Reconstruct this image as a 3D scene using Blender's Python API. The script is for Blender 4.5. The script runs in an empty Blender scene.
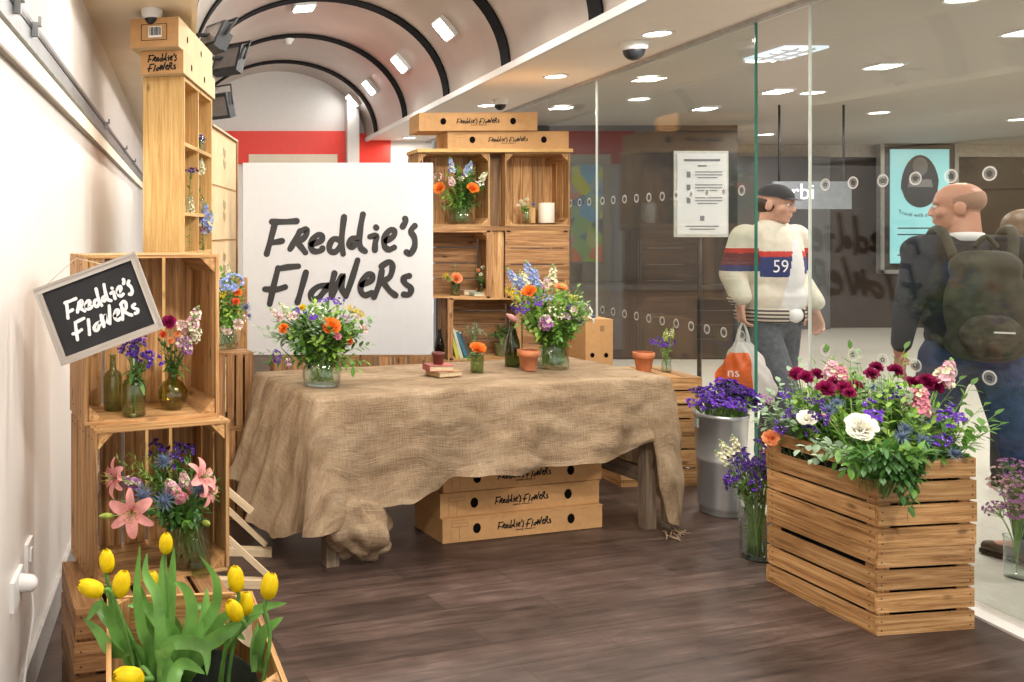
import bpy, math, random
from mathutils import Vector, Matrix, Euler
RN = random.Random(11)
F = 850.0; CX = 185.0; CY = 232.0; EYE = 1.52
sin, cos, pi = math.sin, math.cos, math.pi
def at(px, py, Y):
    return Vector(((px-CX)*Y/F, Y, EYE-(py-CY)*Y/F))
SC = bpy.context.scene
col = SC.collection
V = Vector

# ------------------------------------------------------------------ mesh builder
class MB:
    def __init__(s):
        s.v = []; s.f = []; s.m = []; s.g = []; s.sm = []
    def add(s, vs, fs, m=0, smooth=False, gr=None):
        o = len(s.v)
        s.v += [tuple(v) for v in vs]
        s.g += (gr if gr else [tuple(v) for v in vs])
        for f in fs:
            s.f.append(tuple(i+o for i in f)); s.m.append(m); s.sm.append(smooth)
        return s
    def box(s, c, size, rot=None, m=0, mp=None):
        sx, sy, sz = size
        ax = max(range(3), key=lambda i: size[i])
        oth = [i for i in range(3) if i != ax]
        off = (RN.uniform(0, 50), RN.uniform(0, 50), RN.uniform(0, 50))
        vs = []; gr = []
        for x in (-1, 1):
            for y in (-1, 1):
                for z in (-1, 1):
                    p = V((x*sx/2, y*sy/2, z*sz/2))
                    gr.append((p[ax]+off[0], p[oth[0]]+off[1], p[oth[1]]+off[2]))
                    if rot: p = rot @ p
                    p = p + V(c)
                    vs.append(mp(p) if mp else p)
        fs = [(0, 1, 3, 2), (4, 6, 7, 5), (0, 4, 5, 1), (2, 3, 7, 6), (0, 2, 6, 4), (1, 5, 7, 3)]
        if mp:  # keep outward normals when the mapping mirrors
            a, b, d = mp(V((1, 0, 0)))-mp(V((0, 0, 0))), mp(V((0, 1, 0)))-mp(V((0, 0, 0))), mp(V((0, 0, 1)))-mp(V((0, 0, 0)))
            if a.cross(b).dot(d) < 0: fs = [f[::-1] for f in fs]
        return s.add(vs, fs, m, False, gr)
    def prism(s, poly, z0, z1, m=0, mp=None):
        n = len(poly); off = RN.uniform(0, 50)
        vs = [V((p[0], p[1], z0)) for p in poly]+[V((p[0], p[1], z1)) for p in poly]
        gr = [(v.z+off, v.x+off, v.y) for v in vs]
        if mp: vs = [mp(v) for v in vs]
        fs = [tuple(range(n))[::-1], tuple(range(n, 2*n))]+[(i, (i+1) % n, n+(i+1) % n, n+i) for i in range(n)]
        return s.add(vs, fs, m, False, gr)
    def tube(s, pts, r, n=6, m=0, cap=True, smooth=True):
        pts = [V(p) for p in pts]; k = len(pts)
        rr = r if isinstance(r, (list, tuple)) else [r]*k
        vs = []; up = None
        for i, p in enumerate(pts):
            t = (pts[min(i+1, k-1)]-pts[max(i-1, 0)])
            if t.length < 1e-9: t = V((0, 0, 1))
            t.normalize()
            if up is None:
                up = t.orthogonal().normalized()
            else:
                up = (up - t*up.dot(t))
                up = up.normalized() if up.length > 1e-6 else t.orthogonal().normalized()
            w = t.cross(up)
            for j in range(n):
                a = 2*pi*j/n
                vs.append(p+up*(cos(a)*rr[i])+w*(sin(a)*rr[i]))
        fs = [(i*n+j, i*n+(j+1) % n, (i+1)*n+(j+1) % n, (i+1)*n+j) for i in range(k-1) for j in range(n)]
        if cap: fs += [tuple(range(n))[::-1], tuple(range((k-1)*n, k*n))]
        return s.add(vs, fs, m, smooth)
    def lathe(s, prof, n=24, m=0, c=(0, 0, 0), smooth=True, caps=(False, False)):
        vs = []; c = V(c)
        for r, z in prof:
            for j in range(n):
                a = 2*pi*j/n
                vs.append(c+V((r*cos(a), r*sin(a), z)))
        k = len(prof)
        fs = [(i*n+j, i*n+(j+1) % n, (i+1)*n+(j+1) % n, (i+1)*n+j) for i in range(k-1) for j in range(n)]
        if caps[0]: fs.append(tuple(range(n))[::-1])
        if caps[1]: fs.append(tuple(range((k-1)*n, k*n)))
        return s.add(vs, fs, m, smooth)
    def grid(s, fn, nu, nv, m=0, smooth=True):
        vs = [fn(i/nu, j/nv) for j in range(nv+1) for i in range(nu+1)]
        fs = [(j*(nu+1)+i, j*(nu+1)+i+1, (j+1)*(nu+1)+i+1, (j+1)*(nu+1)+i) for j in range(nv) for i in range(nu)]
        return s.add(vs, fs, m, smooth)
    def ell(s, c, r, m=0, nu=14, nv=9, rot=None):
        c = V(c); vs = []
        for j in range(nv+1):
            t = pi*j/nv
            for i in range(nu):
                a = 2*pi*i/nu
                p = V((r[0]*sin(t)*cos(a), r[1]*sin(t)*sin(a), -r[2]*cos(t)))
                if rot: p = rot @ p
                vs.append(c+p)
        fs = [(j*nu+i, j*nu+(i+1) % nu, (j+1)*nu+(i+1) % nu, (j+1)*nu+i) for j in range(nv) for i in range(nu)]
        return s.add(vs, fs, m, True)
    def cap(s, p, q, r1, r2, m=0, n=12):
        p = V(p); q = V(q); d = (q-p); L = d.length
        rot = d.to_track_quat('Z', 'Y').to_matrix() if L > 1e-6 else Matrix.Identity(3)
        prof = [(max(r1*sin(a), 1e-4), -r1*cos(a)) for a in (0, pi/6, pi/3, pi/2)]
        prof += [(max(r2*cos(a), 1e-4), L+r2*sin(a)) for a in (0, pi/6, pi/3, pi/2)]
        vs = [p+rot @ V((r*cos(2*pi*j/n), r*sin(2*pi*j/n), z)) for r, z in prof for j in range(n)]
        k = len(prof)
        fs = [(i*n+j, i*n+(j+1) % n, (i+1)*n+(j+1) % n, (i+1)*n+j) for i in range(k-1) for j in range(n)]
        fs += [tuple(range(n))[::-1], tuple(range((k-1)*n, k*n))]
        return s.add(vs, fs, m, True)
    def merge(s, o, M):
        k = len(s.v)
        s.v += [tuple(M @ V(v)) for v in o.v]; s.g += o.g
        s.f += [tuple(i+k for i in f) for f in o.f]; s.m += o.m; s.sm += o.sm
        return s
    def mesh(s, name, mats):
        me = bpy.data.meshes.new(name)
        me.from_pydata(s.v, [], s.f)
        for m in (mats if isinstance(mats, (list, tuple)) else [mats]): me.materials.append(m)
        me.polygons.foreach_set('material_index', s.m)
        me.polygons.foreach_set('use_smooth', s.sm)
        a = me.attributes.new('gr', 'FLOAT_VECTOR', 'POINT')
        a.data.foreach_set('vector', [x for g in s.g for x in g])
        me.update()
        return me

def link(name, data, parent=None, M=None):
    o = bpy.data.objects.new(name, data); col.objects.link(o)
    if parent: o.parent = parent
    if M is not None: o.matrix_local = M
    return o
def obj(name, mb, mats, parent=None, M=None):
    return link(name, mb.mesh(name, mats), parent, M)
def tag(o, label=None, cat=None, group=None, kind=None):
    if label: o['label'] = label
    if cat: o['category'] = cat
    if group: o['group'] = group
    if kind: o['kind'] = kind
    return o
def thing(name, label, cat, loc=(0, 0, 0), rz=0, group=None):
    o = link(name, None); o.location = loc; o.rotation_euler = (0, 0, rz)
    o.empty_display_size = .05
    return tag(o, label, cat, group)
def dup(root, loc, rz=None, label=None, group=None):
    r = root.copy(); col.objects.link(r); r.location = loc
    if rz is not None: r.rotation_euler = (0, 0, rz)
    if label: r['label'] = label
    if group: r['group'] = group
    for ch in list(root.children):
        c = ch.copy(); col.objects.link(c); c.parent = r
        for g in list(ch.children):
            d = g.copy(); col.objects.link(d); d.parent = c
    return r
def struct(name, mb, mats):
    o = obj(name, mb, mats); o['kind'] = 'structure'; return o
T = Matrix.Translation
def RZ(a): return Matrix.Rotation(a, 4, 'Z')
def RX(a): return Matrix.Rotation(a, 4, 'X')
def RY(a): return Matrix.Rotation(a, 4, 'Y')

# ------------------------------------------------------------------ materials
def newmat(name):
    m = bpy.data.materials.new(name); m.use_nodes = True
    nt = m.node_tree; nt.nodes.clear()
    out = nt.nodes.new('ShaderNodeOutputMaterial')
    return m, nt, out
def nd(nt, typ, **kw):
    n = nt.nodes.new(typ)
    for k, v in kw.items():
        if k in n.inputs: n.inputs[k].default_value = v
        else: setattr(n, k, v)
    return n
def c4(c): return (c[0], c[1], c[2], 1)
def ramp(nt, stops):
    r = nt.nodes.new('ShaderNodeValToRGB'); e = r.color_ramp.elements
    while len(e) < len(stops): e.new(.5)
    for i, (p, c) in enumerate(stops): e[i].position = p; e[i].color = c4(c)
    return r
def mat(name, c, rough=.6, metal=0, emit=0, ec=None, var=.12, scale=18, bump=0, trans=0, spec=.5, detail=3, island=0, coat=0):
    m, nt, out = newmat(name); L = nt.links.new
    p = nd(nt, 'ShaderNodeBsdfPrincipled', Roughness=rough, Metallic=metal)
    p.inputs['Specular IOR Level'].default_value = spec
    p.inputs['Coat Weight'].default_value = coat
    tc = nd(nt, 'ShaderNodeTexCoord')
    n = nd(nt, 'ShaderNodeTexNoise', Scale=scale, Detail=detail)
    L(tc.outputs['Object'], n.inputs['Vector'])
    lo = [max(0, x*(1-var)) for x in c]; hi = [min(1, x*(1+var)) for x in c]
    r = ramp(nt, [(.3, lo), (.7, hi)]); L(n.outputs['Fac'], r.inputs['Fac'])
    colr = r.outputs['Color']
    if island:
        g = nd(nt, 'ShaderNodeNewGeometry'); mr = nd(nt, 'ShaderNodeMapRange')
        mr.inputs['To Min'].default_value = 1-island; mr.inputs['To Max'].default_value = 1+island
        L(g.outputs['Random Per Island'], mr.inputs['Value'])
        h = nd(nt, 'ShaderNodeHueSaturation'); L(colr, h.inputs['Color']); L(mr.outputs['Result'], h.inputs['Value'])
        colr = h.outputs['Color']
    L(colr, p.inputs['Base Color'])
    if emit:
        p.inputs['Emission Color'].default_value = c4(ec or c); p.inputs['Emission Strength'].default_value = emit
    if bump:
        b = nd(nt, 'ShaderNodeBump', Strength=bump, Distance=.01); L(n.outputs['Fac'], b.inputs['Height']); L(b.outputs['Normal'], p.inputs['Normal'])
    sh = p.outputs[0]
    if trans:
        t = nd(nt, 'ShaderNodeBsdfTranslucent'); L(colr, t.inputs['Color'])
        mx = nd(nt, 'ShaderNodeMixShader', Fac=trans); L(sh, mx.inputs[1]); L(t.outputs[0], mx.inputs[2]); sh = mx.outputs[0]
    L(sh, out.inputs['Surface'])
    return m
def wood(name, dark, mid, light, rough=.6, isl=.22, knots=True):
    m, nt, out = newmat(name); L = nt.links.new
    p = nd(nt, 'ShaderNodeBsdfPrincipled', Roughness=rough); p.inputs['Specular IOR Level'].default_value = .3
    a = nd(nt, 'ShaderNodeAttribute', attribute_name='gr')
    mp = nd(nt, 'ShaderNodeMapping'); mp.inputs['Scale'].default_value = (1.5, 34, 34); L(a.outputs['Vector'], mp.inputs['Vector'])
    n = nd(nt, 'ShaderNodeTexNoise', Scale=1.6, Detail=7, Roughness=.72, Distortion=.8); L(mp.outputs[0], n.inputs['Vector'])
    r = ramp(nt, [(.32, dark), (.5, mid), (.68, light)]); L(n.outputs['Fac'], r.inputs['Fac'])
    c = r.outputs['Color']
    if knots:
        mp2 = nd(nt, 'ShaderNodeMapping'); mp2.inputs['Scale'].default_value = (5, 11, 11); L(a.outputs['Vector'], mp2.inputs['Vector'])
        vo = nd(nt, 'ShaderNodeTexVoronoi', Scale=1.0); L(mp2.outputs[0], vo.inputs['Vector'])
        kr = ramp(nt, [(.06, [x*.35 for x in dark]), (.16, (1, 1, 1))]); L(vo.outputs['Distance'], kr.inputs['Fac'])
        mm = nd(nt, 'ShaderNodeMixRGB', blend_type='MULTIPLY', Fac=.6); L(c, mm.inputs[1]); L(kr.outputs[0], mm.inputs[2]); c = mm.outputs[0]
    st = nd(nt, 'ShaderNodeTexNoise', Scale=2.2, Detail=3); L(a.outputs['Vector'], st.inputs['Vector'])
    sr = ramp(nt, [(.3, (.72, .68, .64)), (.65, (1, 1, 1))]); L(st.outputs['Fac'], sr.inputs['Fac'])
    m2 = nd(nt, 'ShaderNodeMixRGB', blend_type='MULTIPLY', Fac=.7); L(c, m2.inputs[1]); L(sr.outputs[0], m2.inputs[2]); c = m2.outputs[0]
    g = nd(nt, 'ShaderNodeNewGeometry'); mr = nd(nt, 'ShaderNodeMapRange')
    mr.inputs['To Min'].default_value = 1-isl; mr.inputs['To Max'].default_value = 1+isl*.6
    L(g.outputs['Random Per Island'], mr.inputs['Value'])
    h = nd(nt, 'ShaderNodeHueSaturation'); L(c, h.inputs['Color']); L(mr.outputs[0], h.inputs['Value'])
    L(h.outputs[0], p.inputs['Base Color'])
    b = nd(nt, 'ShaderNodeBump', Strength=.25, Distance=.004); L(n.outputs['Fac'], b.inputs['Height']); L(b.outputs[0], p.inputs['Normal'])
    L(p.outputs[0], out.inputs['Surface'])
    return m
def glassmat(name, tint, refl=1.0, ior=1.5, rough=0.0):
    m, nt, out = newmat(name); L = nt.links.new
    t = nd(nt, 'ShaderNodeBsdfTransparent', Color=c4(tint))
    g = nd(nt, 'ShaderNodeBsdfGlossy', Roughness=rough)
    geo = nd(nt, 'ShaderNodeNewGeometry'); mr = nd(nt, 'ShaderNodeMapRange')
    mr.inputs['To Min'].default_value = ior; mr.inputs['To Max'].default_value = 1/ior
    L(geo.outputs['Backfacing'], mr.inputs['Value'])
    fr = nd(nt, 'ShaderNodeFresnel'); L(mr.outputs[0], fr.inputs['IOR'])
    mu = nd(nt, 'ShaderNodeMath', operation='MULTIPLY'); mu.inputs[1].default_value = refl; mu.use_clamp = True
    L(fr.outputs[0], mu.inputs[0])
    mx = nd(nt, 'ShaderNodeMixShader'); L(mu.outputs[0], mx.inputs[0]); L(t.outputs[0], mx.inputs[1]); L(g.outputs[0], mx.inputs[2])
    L(mx.outputs[0], out.inputs['Surface'])
    return m
def planks(name):
    m, nt, out = newmat(name); L = nt.links.new
    p = nd(nt, 'ShaderNodeBsdfPrincipled', Roughness=.38); p.inputs['Specular IOR Level'].default_value = .35
    tc = nd(nt, 'ShaderNodeTexCoord')
    mp = nd(nt, 'ShaderNodeMapping'); mp.inputs['Rotation'].default_value = (0, 0, -.28); L(tc.outputs['Object'], mp.inputs['Vector'])
    br = nd(nt, 'ShaderNodeTexBrick', Scale=1.0); br.inputs['Brick Width'].default_value = 1.2; br.inputs['Row Height'].default_value = .15
    br.inputs['Mortar Size'].default_value = .002; br.inputs['Color1'].default_value = (.3, .3, .3, 1); br.inputs['Color2'].default_value = (.75, .75, .75, 1); br.inputs['Mortar'].default_value = (0, 0, 0, 1)
    br.offset = .37; L(mp.outputs[0], br.inputs['Vector'])
    m2 = nd(nt, 'ShaderNodeMapping'); m2.inputs['Scale'].default_value = (2.0, 22, 1); L(mp.outputs[0], m2.inputs['Vector'])
    n = nd(nt, 'ShaderNodeTexNoise', Scale=1.3, Detail=7, Roughness=.7, Distortion=.6); L(m2.outputs[0], n.inputs['Vector'])
    n3 = nd(nt, 'ShaderNodeTexNoise', Scale=3.0, Detail=3); L(mp.outputs[0], n3.inputs['Vector'])
    ad = nd(nt, 'ShaderNodeMixRGB', Fac=.3); L(n.outputs['Fac'], ad.inputs[1]); L(br.outputs['Color'], ad.inputs[2])
    ad2 = nd(nt, 'ShaderNodeMixRGB', Fac=.3); L(ad.outputs[0], ad2.inputs[1]); L(n3.outputs['Fac'], ad2.inputs[2])
    r = ramp(nt, [(.30, (.012, .007, .006)), (.45, (.040, .024, .019)), (.56, (.078, .050, .041)), (.72, (.17, .12, .10))]); L(ad2.outputs[0], r.inputs['Fac'])
    L(r.outputs[0], p.inputs['Base Color'])
    rr = nd(nt, 'ShaderNodeMapRange'); rr.inputs['To Min'].default_value = .3; rr.inputs['To Max'].default_value = .55; L(n.outputs['Fac'], rr.inputs['Value']); L(rr.outputs[0], p.inputs['Roughness'])
    b = nd(nt, 'ShaderNodeBump', Strength=.15, Distance=.004); L(n.outputs['Fac'], b.inputs['Height']); L(b.outputs[0], p.inputs['Normal'])
    L(p.outputs[0], out.inputs['Surface'])
    return m
def burlap(name):
    m, nt, out = newmat(name); L = nt.links.new
    p = nd(nt, 'ShaderNodeBsdfPrincipled', Roughness=.9); p.inputs['Specular IOR Level'].default_value = .1
    at_ = nd(nt, 'ShaderNodeAttribute', attribute_name='gr')
    mpw = nd(nt, 'ShaderNodeMapping'); mpw.inputs['Scale'].default_value = (2.6, 7.5, 1); L(at_.outputs['Vector'], mpw.inputs['Vector'])
    n = nd(nt, 'ShaderNodeTexNoise', Scale=1, Detail=8, Roughness=.68, Distortion=.7); L(mpw.outputs[0], n.inputs['Vector'])
    mp = nd(nt, 'ShaderNodeMapping'); mp.inputs['Scale'].default_value = (14, 160, 1); L(at_.outputs['Vector'], mp.inputs['Vector'])
    n2 = nd(nt, 'ShaderNodeTexNoise', Scale=1, Detail=3); L(mp.outputs[0], n2.inputs['Vector'])
    mp3 = nd(nt, 'ShaderNodeMapping'); mp3.inputs['Scale'].default_value = (160, 14, 1); L(at_.outputs['Vector'], mp3.inputs['Vector'])
    n3 = nd(nt, 'ShaderNodeTexNoise', Scale=1, Detail=3); L(mp3.outputs[0], n3.inputs['Vector'])
    a = nd(nt, 'ShaderNodeMixRGB', Fac=.5); L(n2.outputs['Fac'], a.inputs[1]); L(n3.outputs['Fac'], a.inputs[2])
    a2 = nd(nt, 'ShaderNodeMixRGB', Fac=.5); a2.inputs[0].default_value = .62; L(a.outputs[0], a2.inputs[1]); L(n.outputs['Fac'], a2.inputs[2])
    r = ramp(nt, [(.30, (.135, .088, .050)), (.48, (.34, .24, .15)), (.68, (.57, .44, .30))]); L(a2.outputs[0], r.inputs['Fac'])
    L(r.outputs[0], p.inputs['Base Color'])
    b = nd(nt, 'ShaderNodeBump', Strength=.9, Distance=.02); L(a2.outputs[0], b.inputs['Height']); L(b.outputs[0], p.inputs['Normal'])
    t = nd(nt, 'ShaderNodeBsdfTranslucent'); L(r.outputs[0], t.inputs['Color'])
    mx = nd(nt, 'ShaderNodeMixShader', Fac=.22); L(p.outputs[0], mx.inputs[1]); L(t.outputs[0], mx.inputs[2])
    L(mx.outputs[0], out.inputs['Surface'])
    return m
def stripes(name, c1, c2, scale, axis='X', rough=.5, mix=.5, bump=0, metal=0):
    m, nt, out = newmat(name); L = nt.links.new
    p = nd(nt, 'ShaderNodeBsdfPrincipled', Roughness=rough, Metallic=metal)
    tc = nd(nt, 'ShaderNodeTexCoord')
    w = nd(nt, 'ShaderNodeTexWave', Scale=scale, Distortion=.6, Detail=2); w.bands_direction = axis
    L(tc.outputs['Object'], w.inputs['Vector'])
    r = ramp(nt, [(.2, c1), (.8, c2)]); L(w.outputs['Fac'], r.inputs['Fac']); L(r.outputs[0], p.inputs['Base Color'])
    if bump:
        b = nd(nt, 'ShaderNodeBump', Strength=bump, Distance=.02); L(w.outputs['Fac'], b.inputs['Height']); L(b.outputs[0], p.inputs['Normal'])
    L(p.outputs[0], out.inputs['Surface'])
    return m

W_HONEY = wood('honey_wood', (.19, .08, .026), (.49, .265, .105), (.74, .48, .235), isl=.30)
W_OLD = wood('old_crate_wood', (.13, .06, .024), (.32, .165, .07), (.50, .30, .145), isl=.3)
W_DARK = wood('dark_crate_wood', (.11, .06, .03), (.22, .13, .065), (.35, .21, .11))  # darker brown wood for the board between the top crates
W_PINE = wood('pale_pine', (.46, .25, .075), (.64, .40, .15), (.76, .52, .24), isl=.06)
W_STRIP = wood('bare_pine_strip', (.55, .42, .26), (.68, .54, .36), (.76, .63, .45), knots=False)
W_TABLE = wood('weathered_table_wood', (.09, .065, .045), (.19, .14, .10), (.30, .23, .16))
W_GREY = wood('grey_frame_wood', (.36, .32, .29), (.47, .43, .39), (.58, .54, .50), knots=False, isl=.08)
CARD = mat('cardboard', (.50, .285, .125), .85, var=.07, scale=30, spec=.2)
CARD_PALE = mat('pale_cardboard', (.66, .50, .30), .8, var=.06, scale=12, spec=.2)
CARD_DK = mat('cardboard_edge', (.30, .16, .07), .9)
INK = mat('black_ink', (.012, .011, .011), .7, spec=.2)
HOLE = mat('hole_black', (.005, .004, .004), .9, spec=.05)
CHALK = mat('chalk_white', (.85, .85, .86), .9, var=.15, scale=120)
SLATE = mat('chalkboard_slate', (.018, .018, .021), .75, var=.3, scale=14)
WHITE = mat('white_board', (.56, .56, .57), .55, var=.02)
PAINT = mat('white_paint', (.74, .73, .71), .5, var=.02)
PLASTIC_W = mat('white_plastic', (.82, .82, .82), .35, var=.01)
BLACK = mat('black_plastic', (.012, .013, .016), .35)
GREYM = mat('grey_metal', (.30, .31, .32), .4, .6)
DARKM = mat('dark_metal', (.028, .030, .033), .5, .1)
GALV = stripes('galvanised_steel', (.40, .42, .44), (.58, .60, .61), 3, 'X', .30, metal=.65)  # vertical streak reflections painted into the colour
TERRA = mat('terracotta', (.52, .19, .085), .8, var=.2, scale=20)
GLASS = glassmat('clear_glass', (.94, .97, .96), 1.5)
PANE = glassmat('shop_pane_glass', (.91, .935, .925), .80)
EDGE = mat('green_glass_edge', (.03, .16, .11), .15, var=.02)
EDGE_W = mat('pale_glass_edge', (.62, .66, .62), .2, var=.02)
GREENGLASS = glassmat('green_bottle_glass', (.50, .58, .34), 1.6)
SAGEGLASS = glassmat('sage_ribbed_glass', (.74, .80, .66), 1.6, rough=.15)
OLIVEGLASS = glassmat('olive_glass', (.74, .74, .50), 1.6)
DARKGLASS = glassmat('dark_bottle_glass', (.25, .18, .14), 1.6)
WATER = glassmat('vase_water', (.93, .96, .92), .8, 1.33)
LEAF = mat('leaf_green', (.125, .29, .045), .45, var=.35, scale=9, trans=.25, island=.35)
LEAF_D = mat('dark_leaf', (.055, .165, .032), .4, var=.3, scale=9, trans=.18, island=.35)
LEAF_L = mat('lime_leaf', (.30, .48, .08), .45, var=.25, scale=9, trans=.3, island=.3)
LEAF_E = mat('grey_green_leaf', (.30, .42, .28), .55, var=.25, scale=30, trans=.2, island=.35)
TULIPLEAF = mat('tulip_leaf', (.17, .38, .085), .36, var=.38, scale=11, trans=.3)
STEM = mat('stem_green', (.20, .34, .09), .5, var=.2)
def fl(name, c, isl=.2, tr=.25, var=.15): return mat(name, c, .55, var=var, scale=40, trans=tr, island=isl, spec=.3)
COL = dict(
    orange=fl('orange_petals', (.86, .24, .035)), peach=fl('peach_petals', (.88, .36, .16)), coral=fl('coral_petals', (.80, .13, .05)),
    white=fl('white_petals', (.93, .90, .80), .05), cream=fl('cream_petals', (.82, .80, .60)), pink=fl('pink_petals', (.78, .32, .42)),
    palepink=fl('pale_pink_petals', (.84, .55, .62)), lilac=fl('lilac_petals', (.50, .22, .50)), purple=fl('purple_petals', (.17, .055, .50), .4),
    violet=fl('violet_petals', (.09, .035, .26), .4), burgundy=fl('burgundy_petals', (.27, .008, .075), .4), yellow=fl('yellow_petals', (.86, .62, .02), .2),
    tulip=fl('tulip_yellow', (.92, .66, .004), .06), blue=fl('pale_blue_petals', (.38, .48, .80), .3), thistle=fl('thistle_blue', (.12, .17, .29), .4),
    lily=fl('lily_pink', (.82, .36, .34), .06), bud=fl('lily_bud_green', (.42, .52, .10), .1), rosebud=fl('pink_bud', (.72, .38, .36), .1))
GOLD = mat('flower_centre', (.45, .25, .03), .8)
SKIN = mat('skin', (.56, .27, .18), .5, var=.08, scale=14)
# ------------------------------------------------------------------ lettering
_LG = [
 # line one, in units of 1/1024 of the logo width
 [[(145,95),(120,190),(95,280)],[(125,97),(200,97),(265,93)],[(120,215),(150,212),(182,206)]],
 [[(285,150),(255,205),(228,252)],[(280,155),(318,140),(322,165),(300,195),(262,212)],[(265,212),(290,240),(315,272)]],
 [[(352,225),(405,205),(410,180),(385,172),(355,200),(345,240),(365,265),(400,262),(412,248)]],
 [[(535,70),(525,150),(520,220),(530,280)],[(510,200),(475,195),(452,230),(455,262),(485,268),(515,235)]],
 [[(642,55),(628,130),(622,200),(630,245),(655,265)],[(615,190),(580,195),(562,225),(580,240),(612,215)]],
 [[(682,182),(718,178),(712,220),(710,258)],[(716,127),(719,131)]],
 [[(775,205),(815,180),(820,150),(795,145),(765,185),(765,235),(790,255),(820,243)]],
 [[(882,80),(885,95),(868,125)]],
 [[(937,120),(915,150),(935,190),(935,240),(910,280),(890,270)]],
 # line two
 [[(160,360),(135,460),(112,565)],[(160,365),(215,355),(275,350)],[(85,480),(145,483),(200,468)]],
 [[(318,385),(295,470),(270,555)]],
 [[(450,460),(390,465),(350,500),(350,535),(385,535),(420,495),(452,460)]],
 [[(480,390),(465,460),(465,525)],[(465,525),(500,450),(530,400),(520,470),(545,520)],[(545,520),(580,420),(612,315)]],
 [[(635,455),(690,430),(695,400),(665,400),(635,440),(630,490),(655,515),(692,500)]],
 [[(750,375),(735,450),(705,525)],[(748,350),(790,325),(810,350),(795,410),(745,440)],[(760,445),(795,490),(827,515)]],
 [[(905,405),(875,415),(880,445),(915,475),(905,510),(875,510)]],
]
def catmull(p, n=5):
    if len(p) < 3: return p
    q = [p[0]]+list(p)+[p[-1]]; out = []
    for i in range(1, len(q)-2):
        a, b, c, d = q[i-1], q[i], q[i+1], q[i+2]
        for k in range(n):
            t = k/n
            out.append(tuple(.5*((2*b[j])+(-a[j]+c[j])*t+(2*a[j]-5*b[j]+4*c[j]-d[j])*t*t+(-a[j]+3*b[j]-3*c[j]+d[j])*t**3) for j in range(len(b))))
    out.append(p[-1]); return out
def strokes(mb, paths, w, y=0.0, m=0):
    # flat brush strokes in the XZ plane facing -Y: one ribbon with round ends per stroke
    for si, p in enumerate(paths):
        p = catmull(p); n = len(p); yy = y-.00006*si; Ls = []; Rs = []
        for i in range(n):
            a, b = p[max(i-1, 0)], p[min(i+1, n-1)]
            dx, dz = b[0]-a[0], b[1]-a[1]; d = math.hypot(dx, dz) or 1
            k = w/2*(1+.07*sin(.7*i+si))
            Ls.append((p[i][0]-dz/d*k, yy, p[i][1]+dx/d*k)); Rs.append((p[i][0]+dz/d*k, yy, p[i][1]-dx/d*k))
        vs = Ls+Rs
        fs = [(i, n+i, n+i+1, i+1) for i in range(n-1)]
        for e, sg in ((0, 1), (n-1, -1)):
            l, r = V(Ls[e]), V(Rs[e]); c = (l+r)/2; h = (l-r)/2; o = V((-h.z, 0, h.x))*sg; base = len(vs)
            arc = [l*1.0]+[c+h*cos(pi*k/6)+o*sin(pi*k/6) for k in range(1, 6)]+[r*1.0]
            vs += [tuple(q) for q in arc]; f = tuple(range(base, base+7)); fs.append(f if sg < 0 else f[::-1])
        mb.add(vs, fs, m)
def logo(width, one_line=False, weight=30, tagline=False):
    mb = MB(); k = width/(1024 if not one_line else 1960); paths = []
    for i, g in enumerate(_LG):
        for s in g:
            pts = []
            for (x, y) in s:
                if one_line and i >= 9: x, y = x+930, y-270
                pts.append((x*k, -y*k))
            paths.append(pts)
    ox = width*.5; oz = .31*width if not one_line else .09*width
    paths = [[(x-ox, z+oz) for x, z in p] for p in paths]
    strokes(mb, paths, weight*k)
    if tagline:
        y0 = -.095*width; x = -.15*width
        for i in range(9):
            w = width*.026
            strokes(mb, [[(x, y0), (x+w*.3, y0+w*.7), (x+w*.6, y0), (x+w, y0+w*.5)]], width*.006); x += w*(1.3 if i % 4 != 3 else 1.9)
    return mb
def text_mb(s, size, ext=0.0, align='CENTER'):
    cu = bpy.data.curves.new('lettering', 'FONT'); cu.body = s; cu.size = size; cu.align_x = align; cu.align_y = 'CENTER'; cu.resolution_u = 3
    o = bpy.data.objects.new('lettering', cu); col.objects.link(o)
    bpy.context.view_layer.update()
    me = bpy.data.meshes.new_from_object(o.evaluated_get(bpy.context.evaluated_depsgraph_get()))
    mb = MB(); mb.add([(v.co.x, -v.co.z, v.co.y) for v in me.vertices], [tuple(p.vertices) for p in me.polygons])
    bpy.data.objects.remove(o); bpy.data.curves.remove(cu); bpy.data.meshes.remove(me)
    return mb

# ------------------------------------------------------------------ room shell
XL, XG, ZC, YB = -.52, 3.15, 2.70, 11.0
VX, VR, VZ = 1.19, 1.14, .90          # vault centre, half width, rise
FLOOR_M = planks('dark_floor_planks')
WALL_M = mat('left_wall_paint', (.80, .77, .745), .38, var=.015, scale=3)
SOFF_M = mat('beige_soffit', (.86, .72, .52), .5, var=.03, scale=4)
VAULT_M = mat('pearl_vault_panel', (.45, .385, .335), .28, .35, var=.14, scale=1.6)
RIB_M = mat('black_rib', (.010, .010, .011), .85, spec=.1)
FLAT_M = mat('ceiling_paint', (.84, .77, .69), .5, var=.02)
RED_M = mat('red_fascia', (.80, .022, .004), .4, var=.04)
CREAM_M = mat('cream_panel', (.74, .64, .50), .5, var=.03)
BASE_M = mat('baseboard_grey', (.40, .39, .38), .4)
OUTF_M = mat('concourse_floor', (.60, .56, .50), .32, var=.10, scale=60, detail=6)
OUTC_M = stripes('concourse_ceiling', (.44, .40, .36), (.52, .48, .43), 9, 'X', .6)
OUTW_M = mat('dark_concourse_wall', (.030, .029, .029), .35, var=.15, scale=2)
BROWN_M = mat('brown_concourse_wall', (.045, .028, .020), .4, var=.2, scale=2)
BAND_M = mat('concourse_band', (.46, .41, .35), .5)

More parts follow.
